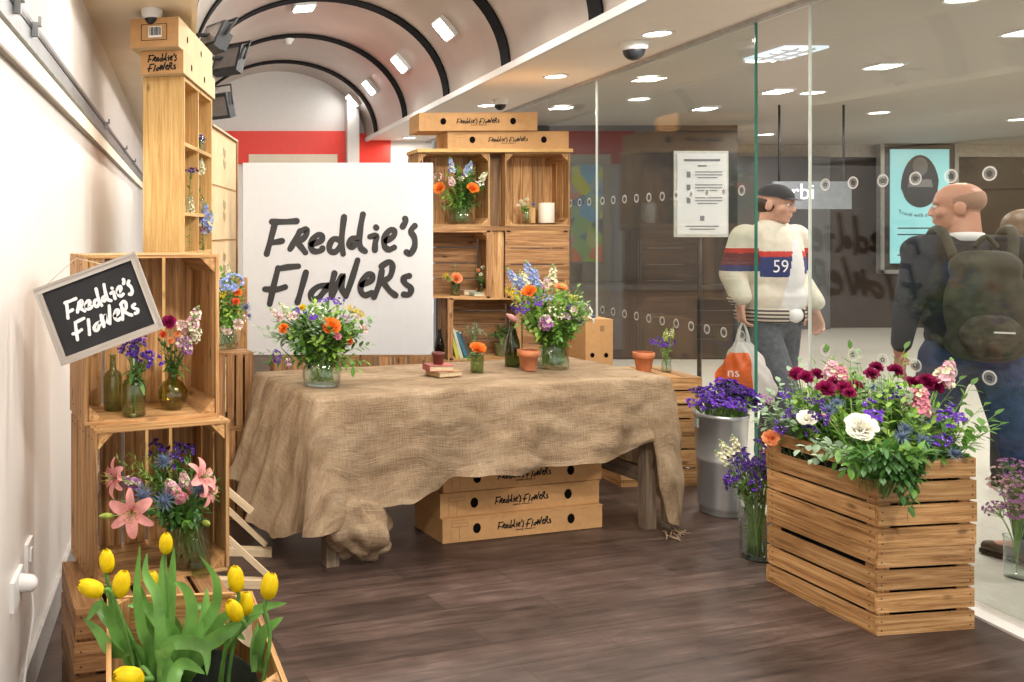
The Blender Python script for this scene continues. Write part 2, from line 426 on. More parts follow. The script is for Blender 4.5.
struct('floor', MB().box((1.3, 4.5, -.03), (3.72, 13, .06)), FLOOR_M)
struct('floor', MB().box((11.7, 6.5, -.035), (17.0, 19, .06)), OUTF_M)
struct('wall_left', MB().box((XL-.06, 4.5, 1.42), (.12, 13, 2.84)), WALL_M)
struct('ceiling', MB().box(((XL+.05)/2, 4.5, ZC+.04), (.57, 13, .08)), SOFF_M)
struct('ceiling', MB().box(((2.33+XG)/2+.05, 4.5, ZC+.05), (XG-2.33+.1, 13, .1)), FLAT_M)
def varc(t, dr=0.0):  # t 0..1 from right spring to left spring
    a = pi*t
    return VX+(VR+dr)*cos(a), ZC+(VZ+dr)*sin(a)
mb = MB()
def vf(u, v):
    x, z = varc(v); return (x, -2+13*u, z)
mb.grid(vf, 26, 40); struct('ceiling', mb, VAULT_M)
for i, y in enumerate((.6, 2.0, 3.42, 4.80, 6.15, 7.55, 8.98, 10.35)):
    mb = MB(); n = 40; w = .075
    vs = []
    for k in range(n+1):
        for dr, dy in ((.0, -w), (-.014, -w), (-.014, w), (.0, w)):
            x, z = varc(k/n, dr); vs.append((x, y+dy, z))
    fs = [(k*4+j, (k+1)*4+j, (k+1)*4+(j+1) % 4, k*4+(j+1) % 4) for k in range(n) for j in range(4)]
    mb.add(vs, fs, 0); struct('trim_%d' % (i+1), mb, RIB_M)
struct('trim_9', MB().box((2.33, 4.5, ZC+.005), (.035, 13, .05)), PAINT)
struct('trim_10', MB().box((.05, 4.5, ZC+.005), (.03, 13, .05)), SOFF_M)
struct('wall_back', MB().box((1.3, YB+.06, 1.9), (3.8, .12, 3.8)), PAINT)
struct('trim_11', MB().box((1.28, YB-.03, 2.61), (1.56, .06, .42)), RED_M)
struct('door_2', MB().box((1.39, YB-.04, 1.27), (1.14, .06, 2.5)), CREAM_M)
struct('trim_12', MB().box((2.44, YB-.03, 2.58), (.42, .06, .42)), RED_M)
struct('trim_13', MB().box((2.14, YB-.10, 1.9), (.15, .2, 3.6)), PAINT)
struct('baseboard_left', MB().box((XL+.008, 4.5, .06), (.016, 13, .12)), BASE_M)
struct('trim_14', MB().box((XG, 2.2, .004), (.07, 9, .012)), PAINT)          # glass floor track
struct('trim_15', MB().box((XG, 4.5, ZC-.012), (.05, 13, .024)), BASE_M)     # glass head channel
# concourse outside
struct('wall_back', MB().box((5.2, YB+.06, 1.5), (3.9, .12, 3.0)), OUTW_M)
struct('wall_back', MB().box((12.5, 13.6, 1.25), (10.6, .12, 3.2)), BROWN_M)
struct('trim_16', MB().box((12.0, 13.5, 2.92), (9.6, .1, .42)), BAND_M)
struct('wall_right', MB().box((18.0, 6.0, 1.5), (.12, 17, 3.2)), BROWN_M)
struct('wall_back', MB().box((9.12, 13.4, 1.35), (1.95, .2, 2.7)), mat('grey_concourse_panel', (.13, .13, .135), .3, var=.05, scale=1))
struct('ceiling', MB().box((11.2, 6.0, 2.90+.06), (16.1, 18, .12)), OUTC_M)
struct('trim_17', MB().box((XG+.04, 4.5, 2.80), (.08, 13, .2)), BAND_M)

# ---------------- glass wall
def alphamat(name, c, al):
    m, nt, out = newmat(name); L = nt.links.new
    t = nd(nt, 'ShaderNodeBsdfTransparent'); d = nd(nt, 'ShaderNodeBsdfDiffuse', Color=c4(c)); mx = nd(nt, 'ShaderNodeMixShader', Fac=al)
    L(t.outputs[0], mx.inputs[1]); L(d.outputs[0], mx.inputs[2]); L(mx.outputs[0], out.inputs['Surface']); return m
def decal_mesh():
    m = MB(); n = 18
    for (r0, r1, mi) in ((.023, .030, 0), (.0, .023, 1)):
        vs = []
        for k in range(n):
            a = 2*pi*k/n; vs += [(r0*cos(a), 0, r0*sin(a)), (r1*cos(a), 0, r1*sin(a))]
        m.add(vs, [(2*k, 2*k+1, (2*k+3) % (2*n), (2*k+2) % (2*n)) for k in range(n)], mi)
    for k in range(5):
        a = pi/2+2*pi*k/5; r = .008
        m.add([((r+.006*cos(t))*cos(a)-.006*sin(t)*sin(a), -.001, (r+.006*cos(t))*sin(a)+.006*sin(t)*cos(a)) for t in [j*pi/3 for j in range(6)]], [(0, 1, 2, 3, 4, 5)], 2)
    return m.mesh('decal', [alphamat('decal_white', (.75, .75, .73), .62), alphamat('decal_frost', (.45, .45, .44), .30), alphamat('decal_mark', (.05, .05, .05), .55)])
DECAL = decal_mesh()
def pane(name, y0, y1, M, edge0=None, edge1=None, dec=True):
    L = y1-y0
    mb = MB().box((L/2, 0, ZC/2), (L, .010, ZC-.03))
    o = obj(name, mb, PANE); o['kind'] = 'structure'; o.matrix_world = M
    if edge0: obj('pane_edge', MB().box((-.001, 0, ZC/2), (.006, .014, ZC-.03)), edge0, o)
    if edge1: obj('pane_edge', MB().box((L+.001, 0, ZC/2), (.006, .014, ZC-.03)), edge1, o)
    k = 0
    while dec and .10+.16*k < L-.05:
        for z in (1.755, .935):
            d = link('decal', DECAL, o, T((.10+.16*k, -.0065, z)))
        k += 1
    return o
# local +X runs away from the hinge; -Y local must face the room (-X world)
def paneM(x, y, ang): return T((x, y, 0)) @ RZ(ang)
pane('window_1', 6.52, 7.35, paneM(XG, 7.35, -pi/2), None, None)
pane('window_2', 4.69, 6.50, paneM(XG, 6.50, -pi/2), EDGE_W, EDGE)
DOOR = pane('door_1', 2.0, 4.31, paneM(XG+.02, 4.31, -pi/2+math.radians(4.2)), EDGE_W, None)

# ---------------- concourse fittings
lamp_disc = mat('downlight_glow', (1, .93, .82), .5, emit=14, ec=(1, .92, .80))
lamp_sq = mat('square_light_glow', (1, 1, .98), .5, emit=16, ec=(1, .98, .95))
def area(loc, size, power, rot=(0, 0, 0), c=(1, .93, .84), sy=None):
    l = bpy.data.lights.new('ceiling_lamp', 'AREA'); l.energy = power; l.size = size; l.color = c
    if sy: l.shape = 'RECTANGLE'; l.size_y = sy
    o = bpy.data.objects.new('ceiling_lamp', l); col.objects.link(o); o.location = loc; o.rotation_euler = rot
    return o
def downlight(x, y, z, label, group, power=0, r=.075):
    t = thing('downlight', label, 'light', (x, y, z), 0, group)
    obj('trim_ring', MB().lathe([(r+.018, 0), (r+.018, -.008), (r, -.010), (r-.004, -.002)], 24), PLASTIC_W, t)
    obj('diffuser', MB().lathe([(r, -.004), (.0001, -.004)], 24), lamp_disc, t)
    if power: area((x, y, z-.03), .16, power)
FAR = ['eighth from the back', 'seventh from the back', 'sixth from the back', 'fifth from the back', 'fourth from the back', 'third from the back', 'second from the back', 'farthest']
for k, y in enumerate((1.0, 2.3, 3.6, 5.04, 6.42, 7.9, 9.3, 10.6)):
    downlight(2.80, y, ZC, 'round recessed downlight in the flat ceiling strip, '+FAR[k], 'downlights in the flat ceiling strip', 9)
for x, y in ((4.6, 3.4), (4.6, 5.0), (4.6, 6.8), (4.7, 8.8), (6.0, 4.0), (6.2, 6.0), (6.2, 8.4), (7.8, 5.2), (7.8, 7.4), (8.0, 9.8), (8.2, 12.0), (9.8, 7.5), (10.2, 10.4), (12, 9), (12.2, 12.0), (14.5, 11.5)):
    downlight(x, y, 2.90, 'round downlight in the grey ceiling of the concourse outside', 'concourse downlights', 26, .10)
# vault light fittings
def vault_light(t, y, label, group, power):
    x, z = varc(t); nx, nz = (VX-x)/VR**2, (ZC-z)/VZ**2
    a = math.atan2(-nx, -nz)
    th = thing('vault_light', label, 'light', (x, y, z), 0, group)
    rm = RY(a)
    obj('housing', MB().box((0, 0, -.02), (.20, .23, .04)), PLASTIC_W, th, rm)
    obj('diffuser', MB().box((0, 0, -.042), (.165, .195, .008)), lamp_sq, th, rm)
    n = V((nx, 0, nz)).normalized()
    o = area(V((x, y, z))+n*.07, .2, power, c=(1, .95, .88)); o.rotation_euler = n.to_track_quat('-Z', 'Y').to_euler()
tR = math.acos((2.14-VX)/VR)/pi
for k, y in enumerate((1.3, 2.7, 4.1, 5.5, 6.95, 8.38, 9.75, 10.75)):
    vault_light(tR, y, 'square white light low on the right of the vault, '+FAR[k], 'square lights along the right of the vault', 17 if y < 9 else 5 if y < 10 else 1.5)
for y, lab in ((2.7, 'nearest'), (5.0, 'middle one'), (7.75, 'farthest')):
    vault_light(.53, y, 'square white light fitting at the crown of the vault, '+lab, 'square lights along the crown of the vault', 18)
t = thing('smoke_detector', 'white round smoke detector on the vault crown', 'smoke detector', (1.10, 9.1, ZC+VZ-.01))
obj('base', MB().lathe([(.065, 0), (.065, -.02), (.05, -.03)], 20), PLASTIC_W, t)
obj('sensor_cap', MB().lathe([(.045, -.03), (.04, -.055), (.0001, -.06)], 20), PLASTIC_W, t)
def dome(x, y, z, label, r=.055):
    t = thing('dome_camera', label, 'security camera', (x, y, z))
    obj('housing', MB().lathe([(r, 0), (r+.008, -.01), (r+.004, -.045), (r-.008, -.055)], 24), PLASTIC_W, t)
    obj('dome', MB().lathe([((r-.01)*cos(a*pi/16), -.052-(r-.01)*sin(a*pi/16)) for a in range(9)], 20), BLACK, t)
dome(2.79, 5.28, ZC+.003, 'white dome security camera on the flat ceiling strip nearest the glass', .075)
dome(2.80, 7.55, ZC+.003, 'smaller dome security camera above the stacked boxes on the back shelves', .06)
dome(-.175, 4.5, ZC+.003, 'dome security camera under the beige soffit above the tall pine unit', .05)
for y, lab in ((1.2, 'nearest the camera'), (2.4, 'middle one'), (3.6, 'nearest the pine unit')): downlight(-.24, y, ZC, 'round recessed downlight in the beige soffit over the left wall, '+lab, 'downlights in the beige soffit', 4)
for y, lab in ((5.8, 'nearest'), (7.0, 'second nearest'), (8.25, 'third nearest'), (9.4, 'farthest')):  # panels added to stand for vault lights reflected in the glass
    t = thing('light_reflection_panel', 'square panel added as reflection of a vault light, %s of its row of four' % lab, 'light', (5.75, y, 2.90), 0, 'panels added as reflections of vault lights')
    obj('housing', MB().box((0, 0, -.010), (.21, .23, .02)), PLASTIC_W, t); obj('diffuser', MB().box((0, 0, -.022), (.165, .185, .006)), lamp_sq, t)
# floodlights at the left spring of the vault
def flood(px, py, Y, label, ry, rz, k=1.0):
    t = thing('floodlight', label, 'floodlight', at(px, py, Y), 0, None)
    M = RZ(rz) @ RX(ry)
    obj('housing', MB().box((0, 0, 0), (.19*k, .06*k, .17*k)).box((0, .05*k, 0), (.12*k, .05*k, .11*k)), DARKM, t, M)
    obj('lens', MB().box((0, -.032*k, 0), (.155*k, .006, .125*k)), mat('flood_lens', (.20, .18, .17), .12, var=.1), t, M)
    wx = at(px, py, Y); obj('mounting_arm', MB().tube([(0, 0, .02), (-(wx.x-.05), .0, .02)], .014, 8), DARKM, t)
    obj('bracket', MB().tube([(-.11*k, 0, 0), (-.11*k, .03, .13*k), (.11*k, .03, .13*k), (.11*k, 0, 0)], .010), DARKM, t, M)
flood(214, 38, 5.6, 'black floodlight on the left of the vault, highest and nearest of the three', -.5, -1.0, 1.15)
flood(229, 61, 6.4, 'black floodlight on the left of the vault, middle of the three', -.35, -.7, 1.25)
flood(220, 106, 8.6, 'black floodlight on the left of the vault, lowest and farthest of the three', .3, -.75, 1.5)

# left wall rail with light strip
t = thing('wall_rail', 'long grey metal rail with hooks and a warm light strip along the left wall', 'rail', (XL, 4.0, 0))
obj('channel', MB().box((.014, 0, 2.158), (.028, 12, .095)), GREYM, t)
obj('channel_slot', MB().box((.030, 0, 2.178), (.004, 12, .016)), BLACK, t)
obj('light_strip', MB().box((.009, 0, 2.066), (.018, 12, .070)), mat('warm_strip_glow', (1, .90, .74), .5, emit=.30, ec=(1, .84, .62)), t)
obj('lower_lip', MB().box((.012, 0, 2.025), (.024, 12, .010)), mat('bronze_lip', (.22, .17, .11), .4, .3), t)
for y in (-1.56, -1.27, 1.2, 2.8, 4.0):
    obj('hook', MB().box((.040, y, 2.17), (.02, .022, .045)).box((.055, y, 2.195), (.010, .022, .03)), GREYM, t)
area((XL+.10, 4.0, 2.0), .05, 16, rot=(0, math.radians(-25), 0), c=(1, .88, .72), sy=9)
t = thing('power_socket', 'white wall socket with a round white plug near the floor at left', 'socket', (XL, 2.60, .43))
obj('face_plate', MB().box((.006, 0, 0), (.012, .15, .09)), PLASTIC_W, t)
obj('plug', MB().cap((.015, .03, .005), (.040, .03, .005), .028, .026), PLASTIC_W, t)
obj('cable', MB().tube(catmull([(.045, .03, -.02), (.05, .03, -.10), (.03, .02, -.25), (.02, -.02, -.42), (.03, -.10, -.424)]), .004), PLASTIC_W, t)
t = thing('switch_plate', 'small white blank wall plate behind the plugged socket at left', 'wall plate', (XL, 2.80, .46))
obj('face_plate', MB().box((.006, 0, 0), (.012, .09, .09)), PLASTIC_W, t)
obj('switch', MB().box((.014, 0, 0), (.006, .03, .04)), PLASTIC_W, t)

# posters, adverts and shop signs outside
t = thing('advert_poster', 'turquoise travel poster in a pale metal frame on the dark concourse wall', 'poster', (11.45, 13.28, 0))
w, h, zc = .86, 1.78, 1.92
PF = mat('poster_frame', (.38, .37, .35), .35, .4)
obj('frame', MB().box((0, .02, zc), (1.22, .06, 2.1)).box((0, -.02, zc+1.02), (1.22, .03, .06)).box((0, -.02, zc-1.02), (1.22, .03, .06)).box((-.58, -.02, zc), (.06, .03, 2.1)).box((.58, -.02, zc), (.06, .03, 2.1)), PF, t)
obj('backing', MB().box((0, -.015, zc), (1.1, .01, 1.98)), mat('poster_backing', (.06, .05, .045), .3), t)
TURQ = mat('turquoise_print', (.27, .56, .58), .35, emit=.5, ec=(.27, .62, .66), var=.03)
s_ = obj('print', MB().box((0, -.03, zc), (w+.06, .01, h)), TURQ, t)
mb = MB()
mb.add([(.30*cos(a)*(1.0 if sin(a) > 0 else .92), -.040, zc+.28+(.52 if sin(a) > 0 else .30)*sin(a)) for a in [2*pi*k/28 for k in range(28)]], [tuple(range(28))], 0)
mb.add([(.12*cos(a), -.043, zc+.62+.15*sin(a)) for a in [2*pi*k/20 for k in range(20)]], [tuple(range(20))], 1)
mb.add([(-.17, -.044, zc+.42), (.17, -.044, zc+.42), (.20, -.044, zc+.30), (-.20, -.044, zc+.30)], [(0, 3, 2, 1)], 2)
obj('portrait', mb, [mat('portrait_dark', (.03, .03, .035), .5), mat('portrait_hair', (.16, .15, .15), .5), mat('portrait_scarf', (.22, .22, .23), .5)], s_)
mb = text_mb('Travel with a friend', .085)
mb.v = [(x, -.040, z+zc-.14+.9*x*x*.6) for x, y, z in mb.v]
for k, ww in enumerate((.7, .62, .3)): mb.box((-.35+ww/2, -.040, zc-.34-.10*k-(.22 if k == 2 else 0)), (ww, .002, .018))
obj('lettering', mb, INK, s_)

t = thing('notice_sign', 'white printed notice in a clear frame standing outside the glass', 'notice', (3.60, 5.92, 0))
x0, z0 = .0, 1.785
obj('frame', MB().box((0, .01, z0), (.375, .012, .60)), mat('notice_frame', (.66, .65, .63), .4), t)
s_ = obj('paper', MB().box((0, .001, z0), (.345, .006, .565)), mat('notice_paper', (.72, .72, .73), .6, var=.02, emit=.12), t)  # faint glow put into the paper so it reads as brightly lit
mb = MB()
mb.box((0, -.004, z0+.235), (.25, .001, .016)).box((0, -.004, z0+.195), (.06, .001, .010))
for k in range(3):
    zz = z0+.135-.09*k
    mb.box((-.095, -.004, zz), (.026, .001, .04))
    for j in range(3): mb.box((.045-.01*(j == 2), -.004, zz+.018-.02*j), (.19-.05*(j == 2), .001, .007))
mb.box((0, -.004, z0-.17), (.030, .001, .035)).box((0, -.004, z0-.225), (.23, .001, .007)).box((0, -.004, z0-.245), (.18, .001, .007))
obj('printing', mb, mat('notice_print', (.20, .20, .23), .6), s_)
obj('post', MB().tube([(0, .03, .02), (0, .03, 2.0)], .014, 10), DARKM, t)
obj('foot', MB().lathe([(.0001, 0), (.16, 0), (.16, .012), (.02, .022)], 24, c=(0, .03, 0)), DARKM, t)

t = thing('advert_screen', 'bright blue yellow and green advert screen behind the first glass pane', 'screen', (5.13, 10.90, 0))
obj('casing', MB().box((0, 0, 1.76), (.44, .08, 1.3)), BLACK, t)
def advert(mid):
    m, nt, out = newmat(mid); L = nt.links.new
    tc = nd(nt, 'ShaderNodeTexCoord'); vo = nd(nt, 'ShaderNodeTexVoronoi', Scale=5.5); L(tc.outputs['Object'], vo.inputs['Vector'])
    sx = nd(nt, 'ShaderNodeSeparateColor'); L(vo.outputs['Color'], sx.inputs[0])
    r = ramp(nt, [(.0, (.02, .06, .10)), (.25, (.05, .25, .38)), (.42, (.40, .36, .03)), (.6, (.12, .28, .02)), (.8, (.18, .26, .32)), (.95, (.45, .10, .04))])
    L(sx.outputs[0], r.inputs[0]); e = nd(nt, 'ShaderNodeEmission', Strength=.42); L(r.outputs[0], e.inputs[0]); L(e.outputs[0], out.inputs[0]); return m
obj('display', MB().box((0, -.045, 1.76), (.40, .01, 1.24)), advert('advert_blocks'), t)
obj('stand', MB().box((0, .0, .56), (.10, .06, 1.1)), BLACK, t)

t = thing('shop_display', 'dark shopfront display with glowing blue and pink panels across the concourse', 'display', (7.55, 13.25, 0))
obj('case', MB().box((0, .04, 1.475), (1.0, .1, 2.95)), mat('display_case_dark', (.015, .013, .03), .3), t)
GP = [mat('glow_blue', (.03, .12, .4), .4, emit=.5), mat('glow_pink', (.5, .04, .16), .4, emit=.5), mat('glow_cyan', (.05, .35, .42), .4, emit=.5), mat('glow_violet', (.10, .05, .35), .4, emit=.5)]
for k, (x, z, ww, hh) in enumerate(((-.2, 2.35, .35, .22), (.2, 2.33, .3, .2), (-.15, 1.98, .5, .25), (.2, 1.72, .45, .18), (-.25, 1.6, .3, .25), (.22, 1.35, .4, .25), (-.2, 1.2, .35, .22))):
    obj('glowing_panel', MB().box((x, -.02, z), (ww, .02, hh)), GP[(k*3) % 4], t)
t = thing('shop_sign', 'white lettered shop sign reading rbi seen through the open doorway', 'shop sign', (6.66, 9.2, 1.90))
obj('sign_panel', MB().box((.15, .04, .02), (.85, .03, .30)), mat('sign_grey', (.20, .22, .25), .4), t)
obj('lettering', MB().merge(text_mb('rbi', .24), T((.04, .018, .05))), mat('sign_white', (.85, .87, .9), .4, emit=.9), t)
obj('hanging_rod', MB().tube([(-.2, .04, .16), (-.2, .04, 1.0)], .012), DARKM, t); obj('hanging_rod', MB().tube([(.5, .04, .16), (.5, .04, 1.0)], .012), DARKM, t)
# skylight opening glimpsed above the doorway
struct('window_3', MB().box((4.60, 6.52, 2.892), (.33, .46, .02)), mat('skylight_glow', (.70, .80, .90), .3, emit=.8))
mb = MB()
for k in range(2): mb.box((4.54+.12*k, 6.52, 2.878), (.010, .46, .02))
for k in range(3): mb.tube([(4.45, 6.34+.13*k, 2.875), (4.75, 6.42+.13*k, 2.875)], .006)
struct('trim_18', mb, PAINT)
t = thing('concourse_bench', 'low dark counter standing against the wall behind the glass', 'counter', (5.0, 10.4, 0))
obj('top', MB().box((0, 0, .86), (3.2, .6, .05)), DARKM, t); obj('front_panel', MB().box((0, .02, .42), (3.1, .5, .83)), BROWN_M, t)
# ------------------------------------------------------------------ wooden crates
NAIL = mat('rusty_nail', (.035, .018, .01), .7)
def crate(label, loc, rz, w, d, h, face='top', nside=3, nend=3, nbase=4, wm=None, group=None, gap=.012, post=.05, t=.011, top_gap=0, bgap=.014, name='wooden_crate'):
    wm = wm or W_HONEY
    th = thing(name, label, 'crate', loc, rz, group)
    if face == 'top': a, b, c = w, d, h; mp = lambda p: p
    elif face == 'front': a, b, c = w, h, d; mp = lambda p: V((p.x, d/2-p.z, p.y+h/2))
    elif face == 'back': a, b, c = w, h, d; mp = lambda p: V((-p.x, p.z-d/2, p.y+h/2))
    elif face == 'down': a, b, c = w, d, h; mp = lambda p: V((p.x, -p.y, h-p.z))
    def slats(n, L, tot):
        out = []; hh = (tot-gap*(n-1))/n; z = 0
        for k in range(n):
            j = RN.uniform(-.002, .002)
            out.append((z+hh/2, hh+j)); z += hh+gap
        return out
    for sy in (-1, 1):
        mb = MB()
        for z, hh in slats(nside, a, c):
            jx = RN.uniform(-.004, .004)
            mb.box((jx, sy*(b/2-t/2), z), (a, t, hh), mp=mp, rot=Euler((0, RN.uniform(-.004, .004), 0)).to_matrix())
            for ex in (-1, 1):
                for q in (.25, .75): mb.box((ex*(a/2-.018), sy*(b/2+.0004), z-hh/2+hh*q+RN.uniform(-.004, .004)), (.005, .0012, .005), m=1, mp=mp)
        obj('side_panel', mb, [wm, NAIL], th)
    for sx in (-1, 1):
        mb = MB()
        for k, (z, hh) in enumerate(slats(nend, b, c)):
            if top_gap and k == nend-1: z += top_gap/2; hh -= top_gap
            mb.box((sx*(a/2-t/2), 0, z), (t*1.1, b-2*t-.001, hh), mp=mp, rot=Euler((RN.uniform(-.004, .004), 0, 0)).to_matrix())
            for ey in (-1, 1):
                for q in (.25, .75): mb.box((sx*(a/2+.0010), ey*(b/2-.032), z-hh/2+hh*q+RN.uniform(-.004, .004)), (.0012, .005, .005), m=1, mp=mp)
        obj('end_panel', mb, [wm, NAIL], th)
    mb = MB(); n = nbase; bb = b-2*t; hh = (a-2*t-bgap*(n-1))/n; x = -a/2+t
    for k in range(n):
        mb.box((x+hh/2, 0, t/2), (hh, bb-.002, t), mp=mp); x += hh+bgap
    obj('base_panel', mb, wm, th)
    for sx in (-1, 1):
        for sy in (-1, 1):
            x, y = sx*(a/2-t*1.3), sy*(b/2-t*1.1)
            poly = [(x, y), (x-sx*post, y), (x, y-sy*post)]
            if sx*sy < 0: poly = poly[::-1]
            obj('corner_post', MB().prism(poly, t+.002, c-.004, mp=mp), wm, th)
    return th
rad = math.radians
# left column of crates beside the wall
TH1 = rad(20)
def front_left(px, py_z, Y, rz, w, d, z):   # crate centre from its front left corner
    x = (px-CX)*Y/F
    u = V((cos(rz), sin(rz), 0)); n = V((-sin(rz), cos(rz), 0))
    return V((x, Y, z))+u*(w/2)+n*(d/2)
crate('upturned wooden crate on the floor carrying the two open crates by the left wall', front_left(75, 0, 2.53, rad(14), .485, .38, 0), rad(14), .485, .38, .395, 'down', 4, 4, 5, W_OLD, gap=.014)
crate('open-fronted wooden crate holding the lily vase, under the chalkboard crate', front_left(94, 0, 2.67, TH1, .46, .33, .395), TH1, .46, .33, .50, 'front', 4, 3, 5, W_HONEY)
crate('open-fronted wooden crate holding three small vases behind the hanging chalkboard', front_left(85, 0, 2.74, rad(18), .46, .27, .895), rad(18), .46, .27, .55, 'front', 2, 1, 4, W_HONEY, gap=.008)
TUL = V((.005, 2.14, 0))
crate('deep wooden crate holding the black tulip bucket in the left foreground', (.008, 2.15, 0), rad(5), .41, .50, .50, 'top', 5, 5, 4, W_HONEY)
# stack beside the boxes behind the left column
crate('wooden crate behind the chalkboard crates, lower of two by the flower bunch', (.235, 4.66, 0), rad(12), .21, .34, .48, 'back', 4, 3, 4, W_OLD)
crate('wooden crate under the blue and yellow bouquet behind the chalkboard crates', (.23, 4.66, .482), rad(12), .20, .34, .40, 'back', 4, 3, 4, W_OLD)
t = thing('wooden_post', 'upright orange wooden board standing between the left crates and white sign', 'board', (.318, 5.22, 0), rad(-10))
obj('board', MB().box((0, 0, .62), (.13, .025, 1.24)), W_HONEY, t)

# A-frame display stand made of bare strips behind the left crates
t = thing('display_stand', 'folding display stand of bare pine strips poking out behind the lily crate', 'stand', (.18, 3.75, 0), rad(-4))
for k, y in enumerate((-.10, .26)):
    obj('foot_bar', MB().box((0, y, .017), (.42, .045, .034)), W_STRIP, t)
    obj('upright', MB().box((-.10, y, .55), (.026, .018, 1.04)), W_STRIP, t)
    obj('brace', MB().box((.05, y, .17), (.36, .018, .024), rot=Euler((0, rad(42), 0)).to_matrix()), W_STRIP, t)
obj('cross_bar', MB().box((.0, .08, .36), (.30, .02, .03), rot=Euler((0, rad(40), 0)).to_matrix()), W_STRIP, t)
obj('cross_bar', MB().box((-.10, .08, .62), (.03, .38, .03)), W_STRIP, t)

# ------------------------------------------------------------------ tall pine unit, boxes on it, box stack
PH = rad(-12.5)
PO = V((-.005, 4.60, 0))             # front right corner of the pine unit
pu = V((cos(PH), sin(PH), 0)); pn = V((-sin(PH), cos(PH), 0))   # pu across, pn along its length
t = thing('pine_shelf_unit', 'tall pine shelf unit seen end-on with flowers on its right-hand shelves', 'shelf unit', PO-pu*.115, PH)
DW = .23; LL = .82; HT = 2.365
obj('end_panel', MB().box((0, .011, HT/2), (DW, .022, HT)), W_PINE, t)
obj('end_panel', MB().box((0, LL-.011, HT/2), (DW, .022, HT)), W_PINE, t)
obj('divider', MB().box((0, LL/2, HT/2), (DW-.01, .02, HT-.02)), W_PINE, t)
obj('back_panel', MB().box((-DW/2+.006, LL/2, HT/2), (.012, LL-.05, HT-.02)), W_HONEY, t)
for z in (.04, .45, .86, 1.27, 1.40, 1.62, 2.0, 2.354):
    obj('shelf', MB().box((.004, LL/2, z), (DW-.012, LL-.046, .02)), W_PINE, t)

def flat_box(label, M, w=.93, d=.34, h=.115, group=None, holes=True, lg=True, mt=None, one=True, name='flower_delivery_box', lscale=.44, faces=('front',), barcode=False):
    th = thing(name, label, 'cardboard box', (0, 0, 0), 0, group); th.matrix_world = M
    obj('box_body', MB().box((0, 0, h/2), (w, d, h)), mt or CARD, th)
    obj('lid_edge', MB().box((0, -.0005, h-.004), (w+.003, d+.003, .006)), mt or CARD, th)
    if holes:
        for s in (-1, 1):
            mb = MB(); n = 16; r = min(.022, h*.2)
            mb.add([(s*w*.295+r*cos(2*pi*k/n), -d/2-.0016, h*.52+r*1.15*sin(2*pi*k/n)) for k in range(n)], [tuple(range(n))])
            obj('hand_hole', mb, HOLE, th)
    if lg:
        l = logo(w*lscale, one, 34, tagline=True)
        obj('lettering', l, INK, th, T((0, -d/2-.002, h*.54)))
        for xx in (-.40,):
            mb = MB(); z1 = h*.80
            for (cx, cz, ww, hh) in ((w*xx, z1, w*.10, .0018), (w*xx, z1-.018, w*.10, .0018), (w*xx-w*.05, z1-.009, .0018, .018), (w*xx+w*.05, z1-.009, .0018, .018), (w*xx, z1-.055, .0018, .07), (w*xx-w*.05, z1-.06, .0012, .06)):
                mb.box((cx, -d/2-.001, cz), (ww, .001, max(hh, .0015)))
            obj('printed_panel', mb, CARD_DK, th)
    return th
# two flat boxes end-on above the pine unit
def endbox(label, x0, y0, z, w, d, h, rz, barcode, lettered):
    th = thing('flower_delivery_box', label, 'cardboard box', (x0, y0, z), rz)
    obj('box_body', MB().box((0, d/2, h/2), (w, d, h)), CARD_PALE, th)
    obj('end_face', MB().box((0, -.001, h/2), (w-.002, .004, h-.002)), CARD, th)
    if barcode:
        mb = MB()
        for (cx, cz, ww, hh) in ((0, h*.78, w*.52, .003), (0, h*.24, w*.52, .003), (-w*.26, h*.51, .003, h*.54), (w*.26, h*.51, .003, h*.54)):
            mb.box((cx, -.0045, cz), (ww, .001, hh))
        obj('printed_frame', mb, INK, th)
        lb = obj('barcode_label', MB().box((w*.02, -.0042, h*.52), (w*.27, .001, h*.38)), PLASTIC_W, th)
        mb = MB(); x = -w*.09
        while x < w*.13:
            ww = RN.choice((.0015, .003, .0045)); mb.box((x, -.0055, h*.54), (ww, .001, h*.28)); x += ww+RN.choice((.002, .003, .005))
        obj('bars', mb, INK, lb)
    if lettered:
        obj('lettering', logo(w*.80, False, 42), INK, th, T((0, -.004, h*.47)))
    for yy in (.22, .62):
        mb = MB(); n = 14
        mb.add([(w/2+.0015, yy*d+.016*cos(2*pi*k/n), h*.5+.02*sin(2*pi*k/n)) for k in range(n)], [tuple(range(n))])
        obj('hand_hole', mb, HOLE, th)
    return th
pc = PO-pu*.115
endbox('cardboard flower box end-on on the pine unit, handwritten name partly hidden', pc.x-.005, 4.55, HT+.002, .235, .92, .125, PH, False, True)
endbox('cardboard flower box with barcode label, topmost above the pine unit', pc.x-.045, 4.48, HT+.129, .265, .95, .155, PH, True, False)
